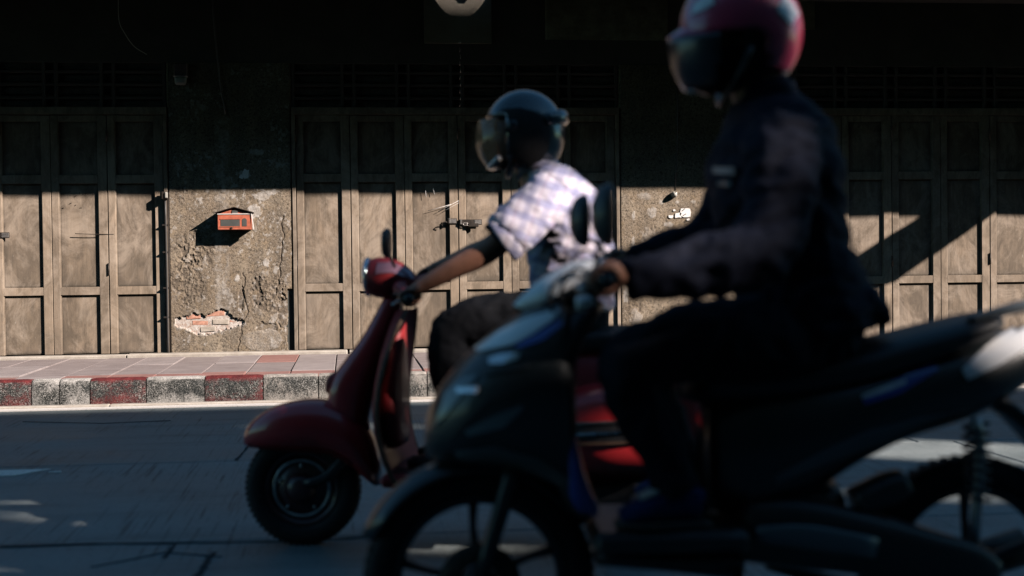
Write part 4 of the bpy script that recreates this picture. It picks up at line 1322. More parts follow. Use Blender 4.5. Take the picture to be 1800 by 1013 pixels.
for g_, s in ((gn, -1), (gf, 1)):
    MB().tube([tuple(ctr), (ctr.x, s * .12, ctr.z - .002), ((ctr.x + g_.x) / 2, s * .2, (ctr.z + g_.z) / 2), (g_.x, g_.y - s * .06, g_.z)], [.032, .026, .02, .014], 12).build('handlebar', M['red_dark'], vs_root)
    MB().tube([(g_.x, g_.y - s * .065, g_.z), (g_.x, g_.y, g_.z), (g_.x, g_.y + s * .065, g_.z)], .0165, 14, 1).build('grip', M['black'], vs_root)
    MB().tube([(g_.x - .03, g_.y - s * .08, g_.z - .005), (g_.x - .055, g_.y - s * .02, g_.z - .014), (g_.x - .05, g_.y + s * .07, g_.z - .02)], [.007, .006, .007], 8).build('brake_lever', M['alloy'], vs_root)
for (s, g_) in ((-1, gn), (1, gf)):
    MB().tube([(g_.x - .02, g_.y - s * .09, g_.z), (g_.x - .09, s * .16, g_.z + .01), (g_.x - .06, s * .08, g_.z - .06), (ctr.x - .02, s * .03, ctr.z - .12)], .004, 8).build('brake_cable', M['black'], vs_root)
mp = V.path([(694, 470, -.16), (686, 450, -.18), (683, 432, -.2)])
MB().tube(mp, .006, 8).build('mirror_stem', M['black'], vs_root)
c = V(680, 428, -.2)
MB().loft([(c.x - .014, c.y, c.z, .045, .042), (c.x, c.y, c.z, .055, .05), (c.x + .012, c.y, c.z, .05, .046)], k=2, n=20).build('mirror', M['black'], vs_root)

# ------------------------------------------------------------------ its rider
p1 = empty('person', tuple(V.mw @ Vector((V(990, 600, 0).x, 0, V(990, 585, 0).z))), R(-12))
tag(p1, 'rider in a dark open helmet and short sleeved plaid shirt, gripping the red scooter', 'person')
Q = Frame(p1)
def fold(sc=14, amp=.007, seed=1, sx=1.0, sz=1.0):
    def f(co):
        a = fbm(co[:, 0] * sc * sx + co[:, 2] * sc * .6 + 50, co[:, 2] * sc * sz - co[:, 0] * sc * .5 + co[:, 1] * 6 + 50, seed, 3, .5)
        b = fbm(co[:, 1] * sc + 50, co[:, 2] * sc * 1.3 + 50, seed + 3, 3, .5)
        return amp * (1 - 2 * np.abs(a - .5) * 2) + amp * .5 * (b - .5)
    return f
# body: one skin for head, neck, arms and hands
b = MB()
def limb(mb, st, n=18, k=4): mb.loft(Q.path(st), k=k, n=n)
hc = Q(908, 238, 0)
b.ball(tuple(hc), .096, .076, .118)
b.loft(Q.path([(893, 262, 0, .055, .05), (880, 283, 0, .045, .04), (874, 296, 0, .025, .026)]), k=3)          # jaw and chin
b.loft([(hc.x - .09, 0, hc.z + .01, .01, .011), (hc.x - .108, 0, hc.z - .018, .013, .015), (hc.x - .114, 0, hc.z - .034, .012, .017), (hc.x - .092, 0, hc.z - .04, .008, .012)], k=3, n=12)   # nose
b.loft([(hc.x - .085, -.024, hc.z - .068, .005, .006), (hc.x - .096, 0, hc.z - .067, .007, .008), (hc.x - .085, .024, hc.z - .068, .005, .006)], k=3, n=10, side=(0, 0, 1))
b.loft([(hc.x - .07, -.05, hc.z + .032, .008, .008), (hc.x - .09, -.026, hc.z + .036, .009, .01), (hc.x - .093, 0, hc.z + .03, .008, .008), (hc.x - .09, .026, hc.z + .036, .009, .01), (hc.x - .07, .05, hc.z + .032, .008, .008)], k=2, n=10, side=(0, 0, 1))
for s in (-1, 1): b.ball((hc.x + .005, s * .078, hc.z - .015), .022, .01, .032)
b.loft(Q.path([(922, 270, 0, .058, .055), (935, 298, 0, .058, .058), (950, 325, 0, .07, .085)]), k=3)           # neck
b.loft(Q.path([(955, 330, 0, .08, .14), (985, 390, 0, .11, .15), (1000, 470, 0, .11, .14), (1000, 540, 0, .11, .15)]), k=3)
wn = Q(742, 503, -.305); wf = Q(772, 470, .3)
limb(b, [(955, 345, -.17, .055, .055), (922, 385, -.235, .05, .05), (880, 424, -.275, .044, .044), (845, 448, -.285, .045, .042), (795, 474, -.295, .036, .035), (742, 503, -.305, .027, .03)])
limb(b, [(955, 345, .17, .055, .055), (915, 395, .235, .05, .05), (868, 432, .27, .043, .043), (835, 446, .285, .043, .042), (800, 460, .295, .035, .035), (772, 470, .3, .027, .03)])
rel = lambda v: Q.inv @ (V.mw @ Vector(v))
grip_hand(b, tuple(rel(gn)), tuple(wn), sgn=-1)
grip_hand(b, tuple(rel(gf)), tuple(wf), sgn=1)
fuse(b, 'body', M['skin'], p1, .0052, 3)
for s in (-1, 1):
    MB().ball((hc.x - .083, s * .031, hc.z + .012), .0125, n=12, m=8).build('eye', M['eye'], p1)
# shirt
b = MB()
limb(b, [(1004, 535, 0, .152, .165, 2.2), (1008, 500, 0, .152, .17, 2.2), (1006, 450, 0, .156, .178, 2.2), (998, 400, 0, .155, .19, 2.3), (982, 355, 0, .132, .2, 2.3), (963, 322, 0, .092, .165), (948, 302, 0, .066, .075)], n=28)
for s in (-1, 1):
    o_ = 0 if s < 0 else 1
    limb(b, [(965, 345, s * .15, .085, .085), (935, 372, s * .225, .084, .082), (905, 400, s * .26, .083, .078), (890, 415, s * .272, .084, .078)])
b.loft(Q.path([(952, 298, 0, .066, .066), (944, 286, 0, .074, .072)]), k=1)
sh_ = fuse(b, 'shirt', M['plaid'], p1, .0085, 4, fold(13, .012, 5, .8, 1.2))
MB().loft(Q.path([(895, 411, -.272, .083, .078), (887, 419, -.274, .087, .082), (880, 424, -.275, .086, .081)]), k=2, n=28).build('sleeve_cuff', M['plaid'], p1)
cu = MB(); cu.loft(Q.path([(884.5, 419.5, -.2755, .076, .070), (878, 426, -.276, .076, .070)]), k=1, n=24); cu.build('sleeve_shade', M['trousers'], p1)  # solid black plug: the shade inside the sleeve put into its colour
c0 = Q(943, 291, 0)
MB().loft([(c0.x - .06, 0, c0.z - .035, .012, .03), (c0.x - .04, -.055, c0.z - .005, .012, .028), (c0.x + .02, -.075, c0.z + .012, .01, .026), (c0.x + .07, 0, c0.z + .012, .01, .026), (c0.x + .02, .075, c0.z + .012, .01, .026), (c0.x - .04, .055, c0.z - .005, .012, .028), (c0.x - .06, 0, c0.z - .035, .012, .03)], k=3, n=10, side=(0, 0, 1)).build('collar', M['plaid'], p1)
# trousers
b = MB()
limb(b, [(1010, 520, 0, .14, .16, 2.3), (1000, 560, 0, .13, .17, 2.5), (985, 585, 0, .1, .16, 2.5)])
zfl = Q.inv @ (V.mw @ Vector((0, 0, zf)))
for s in (-1, 1):
    dx = 0 if s < 0 else 14
    limb(b, [(985, 565, s * .09, .095, .09), (915, 560, s * .12, .094, .088), (850, 562, s * .15, .086, .08), (800 + dx, 580, s * .165, .078, .072), (788 + dx, 610, s * .165, .072, .07), (790 + dx, 660, s * .16, .065, .062), (796 + dx, 715, s * .155, .056, .056), (800 + dx, 775, s * .15, .058, .06)])
fuse(b, 'trousers', M['trousers'], p1, .0095, 4, fold(12, .009, 9))
for s in (-1, 1):
    dx = 0 if s < 0 else 14
    a = Q(800 + dx, 790, s * .15); fz = zfl.z + .008
    MB().loft([(a.x + .07, a.y, fz + .035, .035, .03, 2.5), (a.x + .02, a.y, fz + .045, .045, .038, 2.5), (a.x - .05, a.y, fz + .036, .036, .042, 2.5), (a.x - .12, a.y, fz + .026, .026, .045, 2.5), (a.x - .17, a.y, fz + .018, .016, .03, 2.5)], k=3, n=18).build('shoe', M['shoe_black'], p1)
# helmet
hm = empty('helmet', (0, 0, 0)); hm.parent = p1
hcx = Q(921, 236, 0)
def keep1(x, y, z):
    if z < -.86: return False
    if x < -.42 and z < .36 and z > -1: return False
    if x < -.2 and z < -.6: return False
    return z > -.82 or x > .1
hsb = MB(); shell(hsb, tuple(hcx), .152, .130, .162, keep1, .014)
hso = hsb.build('helmet_shell', M['helmet'], hm)
def keep1b(x, y, z): return keep1(x, y, z) and z < .8
hsb = MB(); shell(hsb, tuple(hcx), .137, .115, .147, keep1, .02); hsb.build('helmet_liner', M['helmet_in'], hm)
V_side = Frame(p1)
V_side.patch('side_panel', M['helmet_in'], [(868, 205), (885, 192), (915, 190), (945, 200), (968, 225)], [(866, 285), (885, 296), (915, 300), (945, 292), (964, 262)], hso, .003, 18, 10, hm)
# duck tail rim at the back
MB().loft([(hcx.x + .09, -.105, hcx.z + .045, .022, .012), (hcx.x + .135, -.06, hcx.z + .055, .026, .02), (hcx.x + .145, 0, hcx.z + .058, .028, .024), (hcx.x + .135, .06, hcx.z + .055, .026, .02), (hcx.x + .09, .105, hcx.z + .045, .022, .012)], k=4, n=12, side=(1, 0, .3)).build('tail_rim', M['helmet'], hm)
hsb = MB(); shell(hsb, (hcx.x - .012, 0, hcx.z - .012), .168, .137, .165, lambda x, y, z: x < -.38 and -.72 < z < .45, .003); hsb.build('visor', M['visor_clear'], hm)
MB().loft([(hcx.x - .08, -.105, hcx.z - .09, .012, .01), (hcx.x - .11, -.07, hcx.z - .115, .014, .01), (hcx.x - .125, 0, hcx.z - .12, .015, .01), (hcx.x - .11, .07, hcx.z - .115, .014, .01), (hcx.x - .08, .105, hcx.z - .09, .012, .01)], k=3, n=12, side=(0, 0, 1)).build('visor_rim', M['white'], hm)
MB().tube([(hcx.x - .03, -.112, hcx.z - .06), (hcx.x - .045, -.09, hcx.z - .11), (hcx.x - .06, -.04, hcx.z - .152), (hcx.x - .06, .04, hcx.z - .152), (hcx.x - .045, .09, hcx.z - .11), (hcx.x - .03, .112, hcx.z - .06)], .007, 8).build('chin_strap', M['black'], hm)
MB().lathe([(0, -.008), (.02, -.006), (.022, 0), (0, .0)], (hcx.x - .03, -.128, hcx.z + .02), n=20).build('visor_pivot', M['black'], hm)
# ------------------------------------------------------------------ black scooter on the near lane
cpt = P(845, 1217, -9.8)
bk = empty('black_scooter', (cpt.x, -9.8, 0), R(-4)); tag(bk, 'black motor scooter with white and blue streaks, nearest and cut off by the frame', 'scooter')
B = Frame(bk)
def hb(mb, st, ly=0, n=24, k=4): return B.hull(mb, st, ly, n, k)
wf_ = wheel(bk, (0, 0, .28), .28, .085, .205, M['black'], 5, hub=.045)
rx_ = B(1705, 1002, 0)
wr_ = wheel(bk, (rx_.x, 0, .28), .28, .095, .205, M['black'], 5, hub=.055)
MB().lathe([(.05, -.05), (.1, -.052), (.1, -.048), (.05, -.046)], (0, 0, 0), n=40).build('brake_disc', M['metal_dark'], wf_)
# front fender hugging the tyre
def arch(r0, a0, a1, hw, c, nn=22, depth=.03):
    vs = []; m = 12
    for off in (0, .006):
        for i in range(nn + 1):
            a = R(a0 + (a1 - a0) * i / nn); e = min(1, min(i, nn - i) / 3 + .35)
            for j in range(m + 1):
                s = -1 + 2 * j / m
                rr = r0 + off - depth * abs(s) ** 2.5
                vs.append((c[0] + rr * math.cos(a), s * hw * e, c[2] + rr * math.sin(a)))
    N = (nn + 1) * (m + 1); fs = []
    for i in range(nn):
        for j in range(m):
            q = i * (m + 1) + j
            fs += [(q, q + 1, q + m + 2, q + m + 1), (q + N, q + m + 1 + N, q + m + 2 + N, q + 1 + N)]
    for i in range(nn):
        for j in (0, m):
            q = i * (m + 1) + j; fs.append((q, q + m + 1, q + m + 1 + N, q + N))
    for i in (0, nn):
        for j in range(m):
            q = i * (m + 1) + j; fs.append((q, q + 1, q + 1 + N, q + N))
    return MB().add(vs, fs, True)
ff = arch(.302, 28, 158, .075, (0, 0, .28)).build('front_fender', M['gloss_black'], bk)
B.patch('fender_highlight', M['greyp'], [(706, 838), (735, 818), (768, 808)], [(712, 846), (740, 830), (770, 818)], ff, .002, 8, 2, ff)  # bluish highlight of the fender put in as a grey patch
for s in (-1, 1):
    MB().tube(B.path([(845, 1017, s * .075), (880, 900, s * .075), (905, 820, s * .075)]), [.02, .021, .024], 12).build('fork_leg', M['black'], bk)
# front fairing
mb = MB()
hb(mb, [(746, 762, 790, .015, 2), (753, 722, 803, .055, 2.3), (775, 676, 812, .10, 2.4), (815, 628, 818, .15, 2.4), (865, 583, 822, .185, 2.4), (915, 545, 832, .205, 2.5), (960, 520, 850, .21, 2.5), (985, 512, 868, .2, 2.6), (1000, 540, 880, .17, 2.8)])
fa = mb.build('front_fairing', M['gloss_black'], bk)
PT = B.patch
PT('upper_streak', M['white'], [(836, 614), (880, 584), (930, 560), (985, 546)], [(842, 620), (900, 608), (935, 590), (975, 562)], fa, .006, 16, 4, fa)
PT('blue_streak', M['blue'], [(905, 609), (940, 589), (984, 562)], [(915, 613), (955, 600), (990, 572)], fa, .005, 12, 3, fa)
PT('headlight_lens', M['lens'], [(862, 632), (880, 625), (915, 622)], [(862, 642), (888, 641), (912, 632)], fa, .008, 10, 3, fa)
PT('fairing_glint', M['lens'], [(805, 683), (842, 681)], [(806, 692), (838, 692)], fa, .008, 8, 2, fa)  # glint on the fairing, painted as a pale patch
PT('nose_panel', M['greyp'], [(785, 690), (815, 665), (842, 660)], [(766, 752), (800, 712), (830, 676)], fa, .005, 10, 5, fa)
PT('side_streak', M['greyp'], [(818, 757), (870, 730), (920, 712)], [(824, 766), (885, 752), (918, 722)], fa, .005, 12, 3, fa)
PT('lower_highlight', M['greyp'], [(800, 795), (870, 785), (950, 806), (1000, 838)], [(806, 806), (880, 812), (950, 832), (1004, 862)], fa, .004, 14, 4, fa)  # lower highlight of the fairing painted as a grey patch
PT('mid_crease', M['black'], [(790, 765), (860, 700), (930, 670), (1000, 655)], [(792, 772), (860, 708), (932, 680), (1000, 668)], fa, .006, 14, 2, fa)
PT('headlight_bezel', M['black'], [(846, 650), (880, 644), (930, 636)], [(850, 662), (884, 656), (930, 646)], fa, .007, 10, 2, fa)
# handlebar cowl
mb = MB()
hb(mb, [(900, 535, 543, .02, 2.2), (925, 511, 550, .06, 2.3), (960, 484, 548, .10, 2.4), (1005, 461, 535, .12, 2.4), (1045, 453, 525, .12, 2.5), (1078, 462, 512, .09, 2.4), (1092, 480, 505, .03, 2)])
hcw = mb.build('handlebar_cowl', M['gloss_black'], bk)
PT('cowl_top', M['white'], [(904, 536), (950, 494), (1010, 463), (1064, 457)], [(926, 545), (970, 524), (1015, 498), (1056, 472)], hcw, .004, 16, 6, hcw)
MB().loft(B.path([(1040, 500, -.02, .02, .10, 3), (1066, 498, -.02, .035, .12, 3), (1085, 500, -.02, .02, .1, 3)]), k=3).build('instrument_panel', M['black'], bk)
MB().loft(B.path([(1012, 534, -.20, .016, .03, 3), (1030, 534, -.2, .02, .034, 3), (1043, 534, -.2, .014, .03, 3)]), k=3).build('side_lamp', M['white'], bk)
GN = B(1062, 492, -.33); GF = B(1078, 464, .33); C_ = B(1050, 495, 0)
for g_, s in ((GN, -1), (GF, 1)):
    MB().tube([tuple(C_), (C_.x, s * .12, C_.z), (g_.x, g_.y - s * .07, g_.z)], [.02, .018, .014], 12).build('handlebar', M['black'], bk)
    MB().tube([(g_.x, g_.y - s * .07, g_.z), (g_.x, g_.y + s * .065, g_.z)], .0165, 14, 1).build('grip', M['black'], bk)
    MB().tube([(g_.x - .03, g_.y - s * .08, g_.z - .005), (g_.x - .06, g_.y - s * .02, g_.z - .014), (g_.x - .055, g_.y + s * .07, g_.z - .02)], [.007, .006, .007], 8).build('brake_lever', M['alloy'], bk)
    mx = B(1066, 378, -.30) if s < 0 else B(1024, 388, .32)
    MB().tube([(g_.x - .01, g_.y - s * .1, g_.z), ((g_.x + mx.x) / 2 - .01, mx.y - s * .02, (g_.z + mx.z) / 2), (mx.x, mx.y, mx.z - .05)], .006, 8).build('mirror_stem', M['black'], bk)
    wv = .030 if s < 0 else .032
    MB().loft([(mx.x - .034, mx.y, mx.z, .026, .02), (mx.x - .02, mx.y, mx.z, .056, .04, 2.3), (mx.x, mx.y, mx.z, .070, .055, 2.4), (mx.x + .012, mx.y, mx.z, .068, .053, 2.4)], k=3, n=22).build('mirror', M['black'], bk)
    MB().loft([(mx.x + .0125, mx.y, mx.z, .060, .046, 2.4), (mx.x + .015, mx.y, mx.z, .058, .044, 2.4)], k=1, n=22).build('mirror_glass', M['gloss_black'], bk)
for (a_, b_, c_, d_) in (((1050, 505, -.16), (1000, 480, -.2), (965, 520, -.17), (985, 575, -.12)), ((1058, 505, -.1), (1015, 470, -.14), (985, 515, -.12), (1000, 570, -.08)), ((1065, 470, .2), (1030, 440, .18), (1000, 470, .12), (1000, 540, .05))):
    MB().tube(B.path([a_, b_, c_, d_]), .0045, 8).build('brake_cable', M['black'], bk)
# step-through: inner shield, floor, underbody
mb = MB().loft(B.path([(1040, 520, 0, .035, .1, 3), (1000, 580, 0, .035, .16, 3), (978, 660, 0, .035, .17, 3), (984, 760, 0, .035, .16, 3), (1004, 850, 0, .04, .15, 3), (1030, 890, 0, .03, .14, 3)]), k=3)
mb.build('inner_shield', M['black'], bk)
FZ = .425
xa = B(1030, 900, 0).x; xb = B(1290, 900, 0).x
MB().box(xa, xb, -.2, .2, FZ - .05, FZ, .015).build('floorboard', M['black'], bk)
MB().loft([(xa + .02, 0, FZ - .07, .03, .14, 3), (xa + .18, 0, FZ - .09, .03, .12, 3), (xb, 0, FZ - .1, .05, .12, 3)], k=3).build('underbody', M['black'], bk)
lowf = MB(); hb(lowf, [(1000, 750, 870, .010, 2.5), (1012, 770, 895, .015, 2.5), (1030, 840, 905, .014, 2.5), (1050, 888, 910, .010, 2.5)], -.175); lowf.build('lower_fairing', M['blue'], bk)
# rear body
mb = MB()
hb(mb, [(1235, 700, 890, .10, 2.8), (1300, 668, 905, .14, 2.8), (1400, 655, 868, .16, 2.8), (1490, 640, 812, .165, 2.6), (1570, 622, 772, .155, 2.5), (1650, 600, 748, .14, 2.4), (1720, 590, 722, .12, 2.3), (1790, 575, 678, .09, 2.2), (1850, 562, 625, .05, 2), (1880, 560, 590, .02, 2)])
rbod = mb.build('rear_body', M['gloss_black'], bk)
PT('side_streak', M['blue'], [(1515, 700), (1570, 672), (1640, 640)], [(1520, 712), (1585, 690), (1650, 650)], rbod, .005, 14, 3, rbod)
PT('side_streak', M['white'], [(1515, 696), (1550, 682), (1590, 668)], [(1516, 702), (1556, 690), (1592, 675)], rbod, .006, 10, 2, rbod)
PT('lower_trim', M['greyp'], [(1360, 838), (1450, 790), (1530, 755), (1620, 733), (1700, 720)], [(1365, 850), (1460, 812), (1540, 782), (1625, 752), (1702, 730)], rbod, .004, 18, 3, rbod)
PT('tail_panel', M['white'], [(1690, 650), (1740, 605), (1800, 568), (1845, 560)], [(1700, 668), (1760, 640), (1810, 608), (1848, 580)], rbod, .006, 14, 4, rbod)
PT('upper_trim', M['greyp'], [(1560, 650), (1620, 622), (1680, 606)], [(1562, 658), (1622, 632), (1682, 614)], rbod, .004, 12, 2, rbod)
MB().loft(B.path([(1700, 565, -.10, .010, .012), (1770, 545, -.11, .012, .014), (1850, 528, -.09, .012, .014), (1890, 524, 0, .012, .014), (1850, 528, .09, .012, .014), (1770, 545, .11, .012, .014), (1700, 565, .10, .01, .012)]), k=4, n=12, side=(0, 0, 1)).build('grab_rail', M['greyp'], bk)
MB().loft(B.path([(1862, 570, 0, .02, .07, 3), (1888, 580, 0, .03, .08, 3), (1900, 592, 0, .02, .07, 3)]), k=3).build('tail_lamp', M['tail_red'], bk)
# seat
mb = MB()
hb(mb, [(1195, 668, 700, .05, 3), (1225, 640, 706, .11, 3), (1300, 622, 705, .145, 2.8), (1400, 618, 695, .155, 2.8), (1480, 606, 680, .155, 2.7), (1560, 586, 655, .15, 2.7), (1640, 566, 628, .14, 2.6), (1700, 552, 602, .125, 2.5), (1735, 548, 585, .1, 2.4), (1748, 556, 575, .05, 2)])
mb.build('seat', M['seat'], bk)
# rear fender, shock, engine
rf = MB().loft(B.path([(1700, 690, 0, .03, .06, 3), (1760, 712, 0, .022, .075, 3), (1820, 770, 0, .02, .08, 3), (1880, 860, 0, .015, .08, 3), (1905, 930, 0, .012, .07, 3)]), k=3)
rf.build('rear_fender', M['black'], bk)
for s in (-1, 1):
    MB().tube(B.path([(1715, 735, s * .105), (1722, 800, s * .105), (1712, 960, s * .11)]), [.013, .014, .013], 10).build('shock_absorber', M['alloy'], bk)
    sp = []
    a0 = B(1716, 745, s * .105); a1 = B(1718, 880, s * .105)
    for i in range(56):
        t = i / 55; a = t * 2 * math.pi * 8
        p = a0.lerp(a1, t); sp.append((p.x + .03 * math.cos(a), p.y + .03 * math.sin(a), p.z))
    MB().tube(sp, .006, 6, 1).build('shock_spring', M['black'], bk)
MB().loft(B.path([(1300, 930, -.09, .075, .05, 3), (1400, 935, -.11, .085, .055, 3), (1520, 955, -.12, .075, .05, 3), (1640, 985, -.12, .07, .045, 3), (1712, 1000, -.12, .06, .035, 3), (1755, 1010, -.12, .03, .02, 3)]), k=3, n=22).build('engine_case', M['black'], bk)
MB().loft(B.path([(1330, 940, -.16, .02, .012, 3), (1420, 945, -.172, .03, .01, 3), (1540, 965, -.175, .026, .01, 3)]), k=3).build('engine_cover', M['greyp'], bk)
MB().loft(B.path([(1290, 900, 0, .09, .13, 3), (1380, 905, 0, .1, .12, 3), (1470, 890, 0, .07, .1, 3)]), k=3).build('engine_block', M['black'], bk)
MB().loft(B.path([(1500, 885, -.10, .035, .05, 3), (1560, 860, -.10, .04, .05, 3), (1590, 845, -.1, .03, .045, 3)]), k=3).build('air_box', M['black'], bk)
MB().tube(B.path([(1350, 990, .1), (1500, 1030, .14), (1600, 1020, .15), (1800, 960, .15)]), [.018, .022, .045, .05], 16).build('exhaust', M['metal_dark'], bk)
MB().tube(B.path([(1300, 1000, -.12), (1290, 1080, -.2), (1340, 1130, -.24)]), .009, 8).build('side_stand', M['metal_dark'], bk)

# ------------------------------------------------------------------ its rider
p2 = empty('person', tuple(B.mw @ Vector((B(1400, 620, 0).x, 0, B(1400, 615, 0).z))), R(-4))
tag(p2, 'rider in a pink helmet and navy jacket seated on the nearest black scooter', 'person')
Q2 = Frame(p2)
def L2(mb, st, n=18, k=4): mb.loft(Q2.path(st), k=k, n=n)
b = MB()
hc = Q2(1288, 75, 0)
b.ball(tuple(hc), .098, .077, .12)
b.loft([(hc.x - .04, 0, hc.z - .05, .055, .05), (hc.x - .065, 0, hc.z - .1, .04, .038), (hc.x - .075, 0, hc.z - .125, .022, .024)], k=3)
b.loft([(hc.x - .09, 0, hc.z + .01, .01, .011), (hc.x - .11, 0, hc.z - .02, .013, .015), (hc.x - .114, 0, hc.z - .036, .012, .017), (hc.x - .092, 0, hc.z - .042, .008, .012)], k=3, n=12)
for s in (-1, 1): b.ball((hc.x + .005, s * .079, hc.z - .015), .022, .01, .032)
L2(b, [(1312, 120, 0, .06, .056), (1330, 165, 0, .06, .06), (1345, 205, 0, .07, .09)])
L2(b, [(1348, 215, 0, .08, .14), (1362, 320, 0, .11, .16), (1385, 440, 0, .11, .15), (1410, 560, 0, .11, .15)])
wn2 = Q2(1098, 492, -.315); wf2 = Q2(1108, 462, .31)
for st in ([(1365, 245, -.18, .06, .06), (1362, 350, -.25, .052, .05), (1330, 448, -.29, .045, .045), (1220, 475, -.30, .042, .04), (1150, 485, -.31, .033, .034), (1098, 492, -.315, .027, .03)],
           [(1335, 245, .18, .06, .06), (1305, 330, .25, .052, .05), (1265, 410, .28, .045, .045), (1190, 440, .295, .04, .04), (1150, 452, .30, .033, .034), (1108, 462, .31, .027, .03)]): L2(b, st)
rel2 = lambda v: Q2.inv @ (B.mw @ Vector(v))
grip_hand(b, tuple(rel2(GN)), tuple(wn2), sgn=-1)
grip_hand(b, tuple(rel2(GF)), tuple(wf2), sgn=1)
fuse(b, 'body', M['skin_shade'], p2, .006, 3)
for s in (-1, 1):
    MB().ball((hc.x - .085, s * .031, hc.z + .012), .0125, n=12, m=8).build('eye', M['eye'], p2)
# jacket with its hem kicked out behind
b = MB()
L2(b, [(1425, 585, 0, .155, .19, 2.3), (1412, 530, 0, .145, .185, 2.3), (1392, 460, 0, .135, .185, 2.3), (1374, 390, 0, .14, .2, 2.3), (1362, 320, 0, .148, .215, 2.3), (1357, 255, 0, .135, .21, 2.3), (1350, 210, 0, .098, .165), (1342, 178, 0, .07, .075)], n=30)
b.loft(Q2.path([(1440, 500, 0, .05, .15, 2.6), (1490, 525, 0, .045, .14, 2.6), (1535, 560, 0, .016, .12, 2.6)]), k=3)
for st in ([(1372, 240, -.17, .085, .085), (1375, 300, -.225, .08, .078), (1365, 370, -.262, .074, .07), (1335, 445, -.29, .07, .066), (1275, 462, -.298, .064, .06), (1200, 474, -.302, .056, .053), (1140, 484, -.31, .046, .046), (1102, 490, -.315, .042, .043)],
           [(1342, 240, .17, .085, .085), (1320, 300, .22, .078, .076), (1290, 360, .255, .072, .068), (1262, 410, .28, .066, .062), (1215, 430, .29, .058, .056), (1160, 448, .3, .048, .048), (1112, 461, .31, .042, .043)]): L2(b, st)
jk = fuse(b, 'jacket', M['jacket'], p2, .01, 4, fold(13, .017, 15, .7, 1.3))
Q2.patch('chest_patch', M['greyp'], [(1254, 294), (1292, 296)], [(1255, 306), (1292, 308)], jk, .003, 6, 2, jk)
Q2.patch('chest_patch', M['greyp'], [(1262, 317), (1286, 319)], [(1262, 326), (1285, 328)], jk, .003, 5, 2, jk)
c0 = Q2(1342, 172, 0)
MB().loft([(c0.x - .06, 0, c0.z - .03, .012, .03), (c0.x - .035, -.06, c0.z, .012, .03), (c0.x + .03, -.075, c0.z + .012, .012, .03), (c0.x + .07, 0, c0.z + .008, .012, .03), (c0.x + .03, .075, c0.z + .012, .012, .03), (c0.x - .035, .06, c0.z, .012, .03), (c0.x - .06, 0, c0.z - .03, .012, .03)], k=3, n=10, side=(0, 0, 1)).build('collar', M['jacket'], p2)
# jeans
b = MB()
L2(b, [(1420, 545, 0, .13, .165, 2.4), (1415, 590, 0, .12, .175, 2.5), (1405, 622, 0, .08, .16, 2.5)])
for s in (-1, 1):
    dx = 0 if s < 0 else 22
    L2(b, [(1410, 590, s * .09, .105, .1), (1320, 596, s * .13, .1, .094), (1220, 602, s * .16, .09, .084), (1140 + dx, 622, s * .18, .08, .076), (1110 + dx, 655, s * .18, .074, .072), (1128 + dx, 715, s * .17, .066, .064), (1158 + dx, 775, s * .16, .056, .056), (1180 + dx, 830, s * .155, .05, .052), (1190 + dx, 855, s * .15, .052, .056)])
fuse(b, 'jeans', M['denim'], p2, .01, 4, fold(12, .010, 19))
fz2 = (Q2.inv @ (B.mw @ Vector((0, 0, FZ)))).z
for s in (-1, 1):
    a = Q2(1190 + (0 if s < 0 else 22), 870, s * .15); fz = fz2 + .012
    sr = empty('shoe', (0, 0, 0)); sr.parent = p2
    MB().loft([(a.x + .055, a.y, fz + .04, .038, .032, 2.5), (a.x + .01, a.y, fz + .05, .052, .04, 2.5), (a.x - .06, a.y, fz + .036, .038, .044, 2.5), (a.x - .1, a.y, fz + .026, .027, .046, 2.5), (a.x - .135, a.y, fz + .02, .016, .03, 2.5)], k=3, n=18).build('upper', M['shoe_blue'], sr)
    MB().loft([(a.x + .075, a.y, fz, .011, .033, 4), (a.x + .0, a.y, fz, .012, .042, 4), (a.x - .09, a.y, fz, .012, .048, 4), (a.x - .145, a.y, fz + .004, .01, .03, 4)], k=3, n=16).build('sole', M['shoe_black'], sr)
    MB().loft([(a.x + .0, a.y, fz + .104, .012, .036, 3), (a.x - .05, a.y, fz + .078, .01, .036, 3), (a.x - .09, a.y, fz + .062, .006, .03, 3)], k=3, n=14).build('shoe_sheen', M['shoe_white'], sr)  # white sheen on top of the shoe, built as a pale part
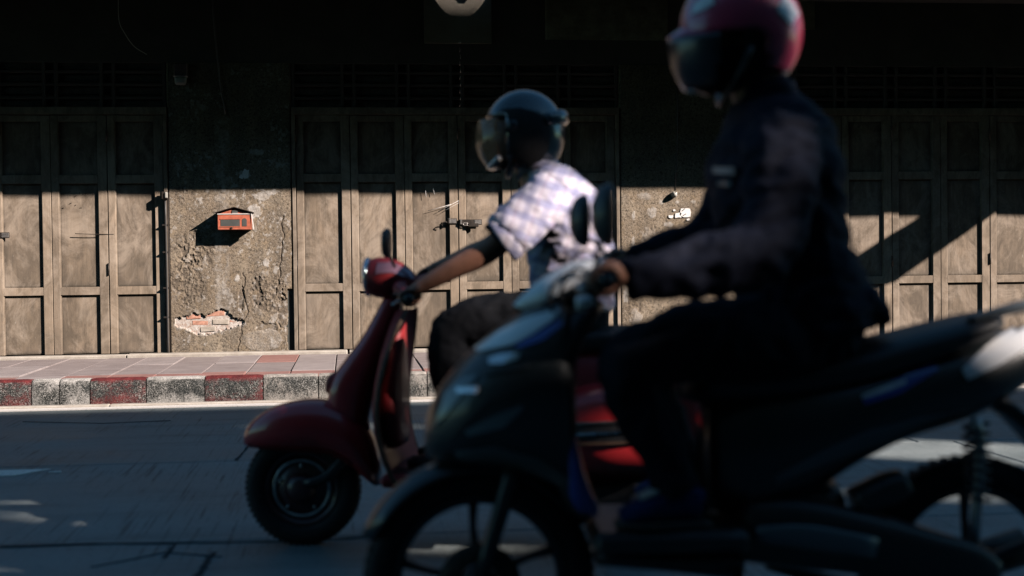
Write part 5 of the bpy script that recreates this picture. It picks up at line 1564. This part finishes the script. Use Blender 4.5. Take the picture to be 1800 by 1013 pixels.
# helmet, peak, visor
hm = empty('helmet', (0, 0, 0)); hm.parent = p2
hx = Q2(1302, 58, 0)
def keep2(x, y, z):
    if z < -.68: return False
    if x < .25 and z < -.12 - .25 * max(0, x): return False
    return True
hsb = MB(); shell(hsb, tuple(hx), .150, .128, .158, keep2, .014); hso = hsb.build('helmet_shell', M['pink'], hm)
hsb = MB(); shell(hsb, tuple(hx), .136, .113, .144, lambda x, y, z: z > -.9 and not (x < -.1 and z < -.1), .02); hsb.build('helmet_liner', M['helmet_in'], hm)
pk = MB()
vs_ = []
for off in (0, .006):
    for i in range(9):
        t = i / 8
        for j in range(13):
            s = -1 + 2 * j / 12
            x = hx.x - .115 - .065 * t + .05 * s * s * (1 + .3 * t)
            vs_.append((x, s * (.105 - .01 * t), hx.z + .028 - .045 * t - .018 * s * s + off))
fs = []; N = 9 * 13
for i in range(8):
    for j in range(12):
        q = i * 13 + j; fs += [(q, q + 1, q + 14, q + 13), (q + N, q + 13 + N, q + 14 + N, q + 1 + N)]
for i in range(8):
    for j in (0, 12): q = i * 13 + j; fs.append((q, q + 13, q + 13 + N, q + N))
for j in range(12):
    for i in (0, 8): q = i * 13 + j; fs.append((q, q + 1, q + 1 + N, q + N))
pk.add(vs_, fs, True).build('peak', M['pink'], hm)
Q2.patch('helmet_highlight', M['white'], [(1376, -8), (1392, 5), (1402, 25)], [(1366, 20), (1380, 35), (1390, 45)], hso, .004, 8, 5, hm)  # white highlights of the helmet put on as painted patches
Q2.patch('helmet_highlight', M['white'], [(1222, 8), (1236, -4), (1250, -16)], [(1216, 26), (1234, 20), (1256, 8)], hso, .004, 8, 4, hm)
hsb = MB(); shell(hsb, (hx.x - .012, 0, hx.z - .03), .166, .135, .17, lambda x, y, z: x < -.35 and -.66 < z < .12, .003); hsb.build('visor', M['visor_smoke'], hm)
MB().tube([(hx.x + .0, -.118, hx.z - .05), (hx.x - .03, -.1, hx.z - .12), (hx.x - .05, -.04, hx.z - .165), (hx.x - .05, .04, hx.z - .165), (hx.x - .03, .1, hx.z - .12), (hx.x, .118, hx.z - .05)], .007, 8).build('chin_strap', M['black'], hm)
hsb = MB(); hh = hc
shell(hsb, tuple(hh), .112, .092, .13, lambda x, y, z: x < .25 and z < -.12 and z > -.97, .004); hsb.build('face_mask', M['mask'], p2)
hsb = MB(); shell(hsb, (hh.x + .01, 0, hh.z), .106, .088, .128, lambda x, y, z: x > .15 and z > -.75, .006); hsb.build('hair', M['hair'], p2)
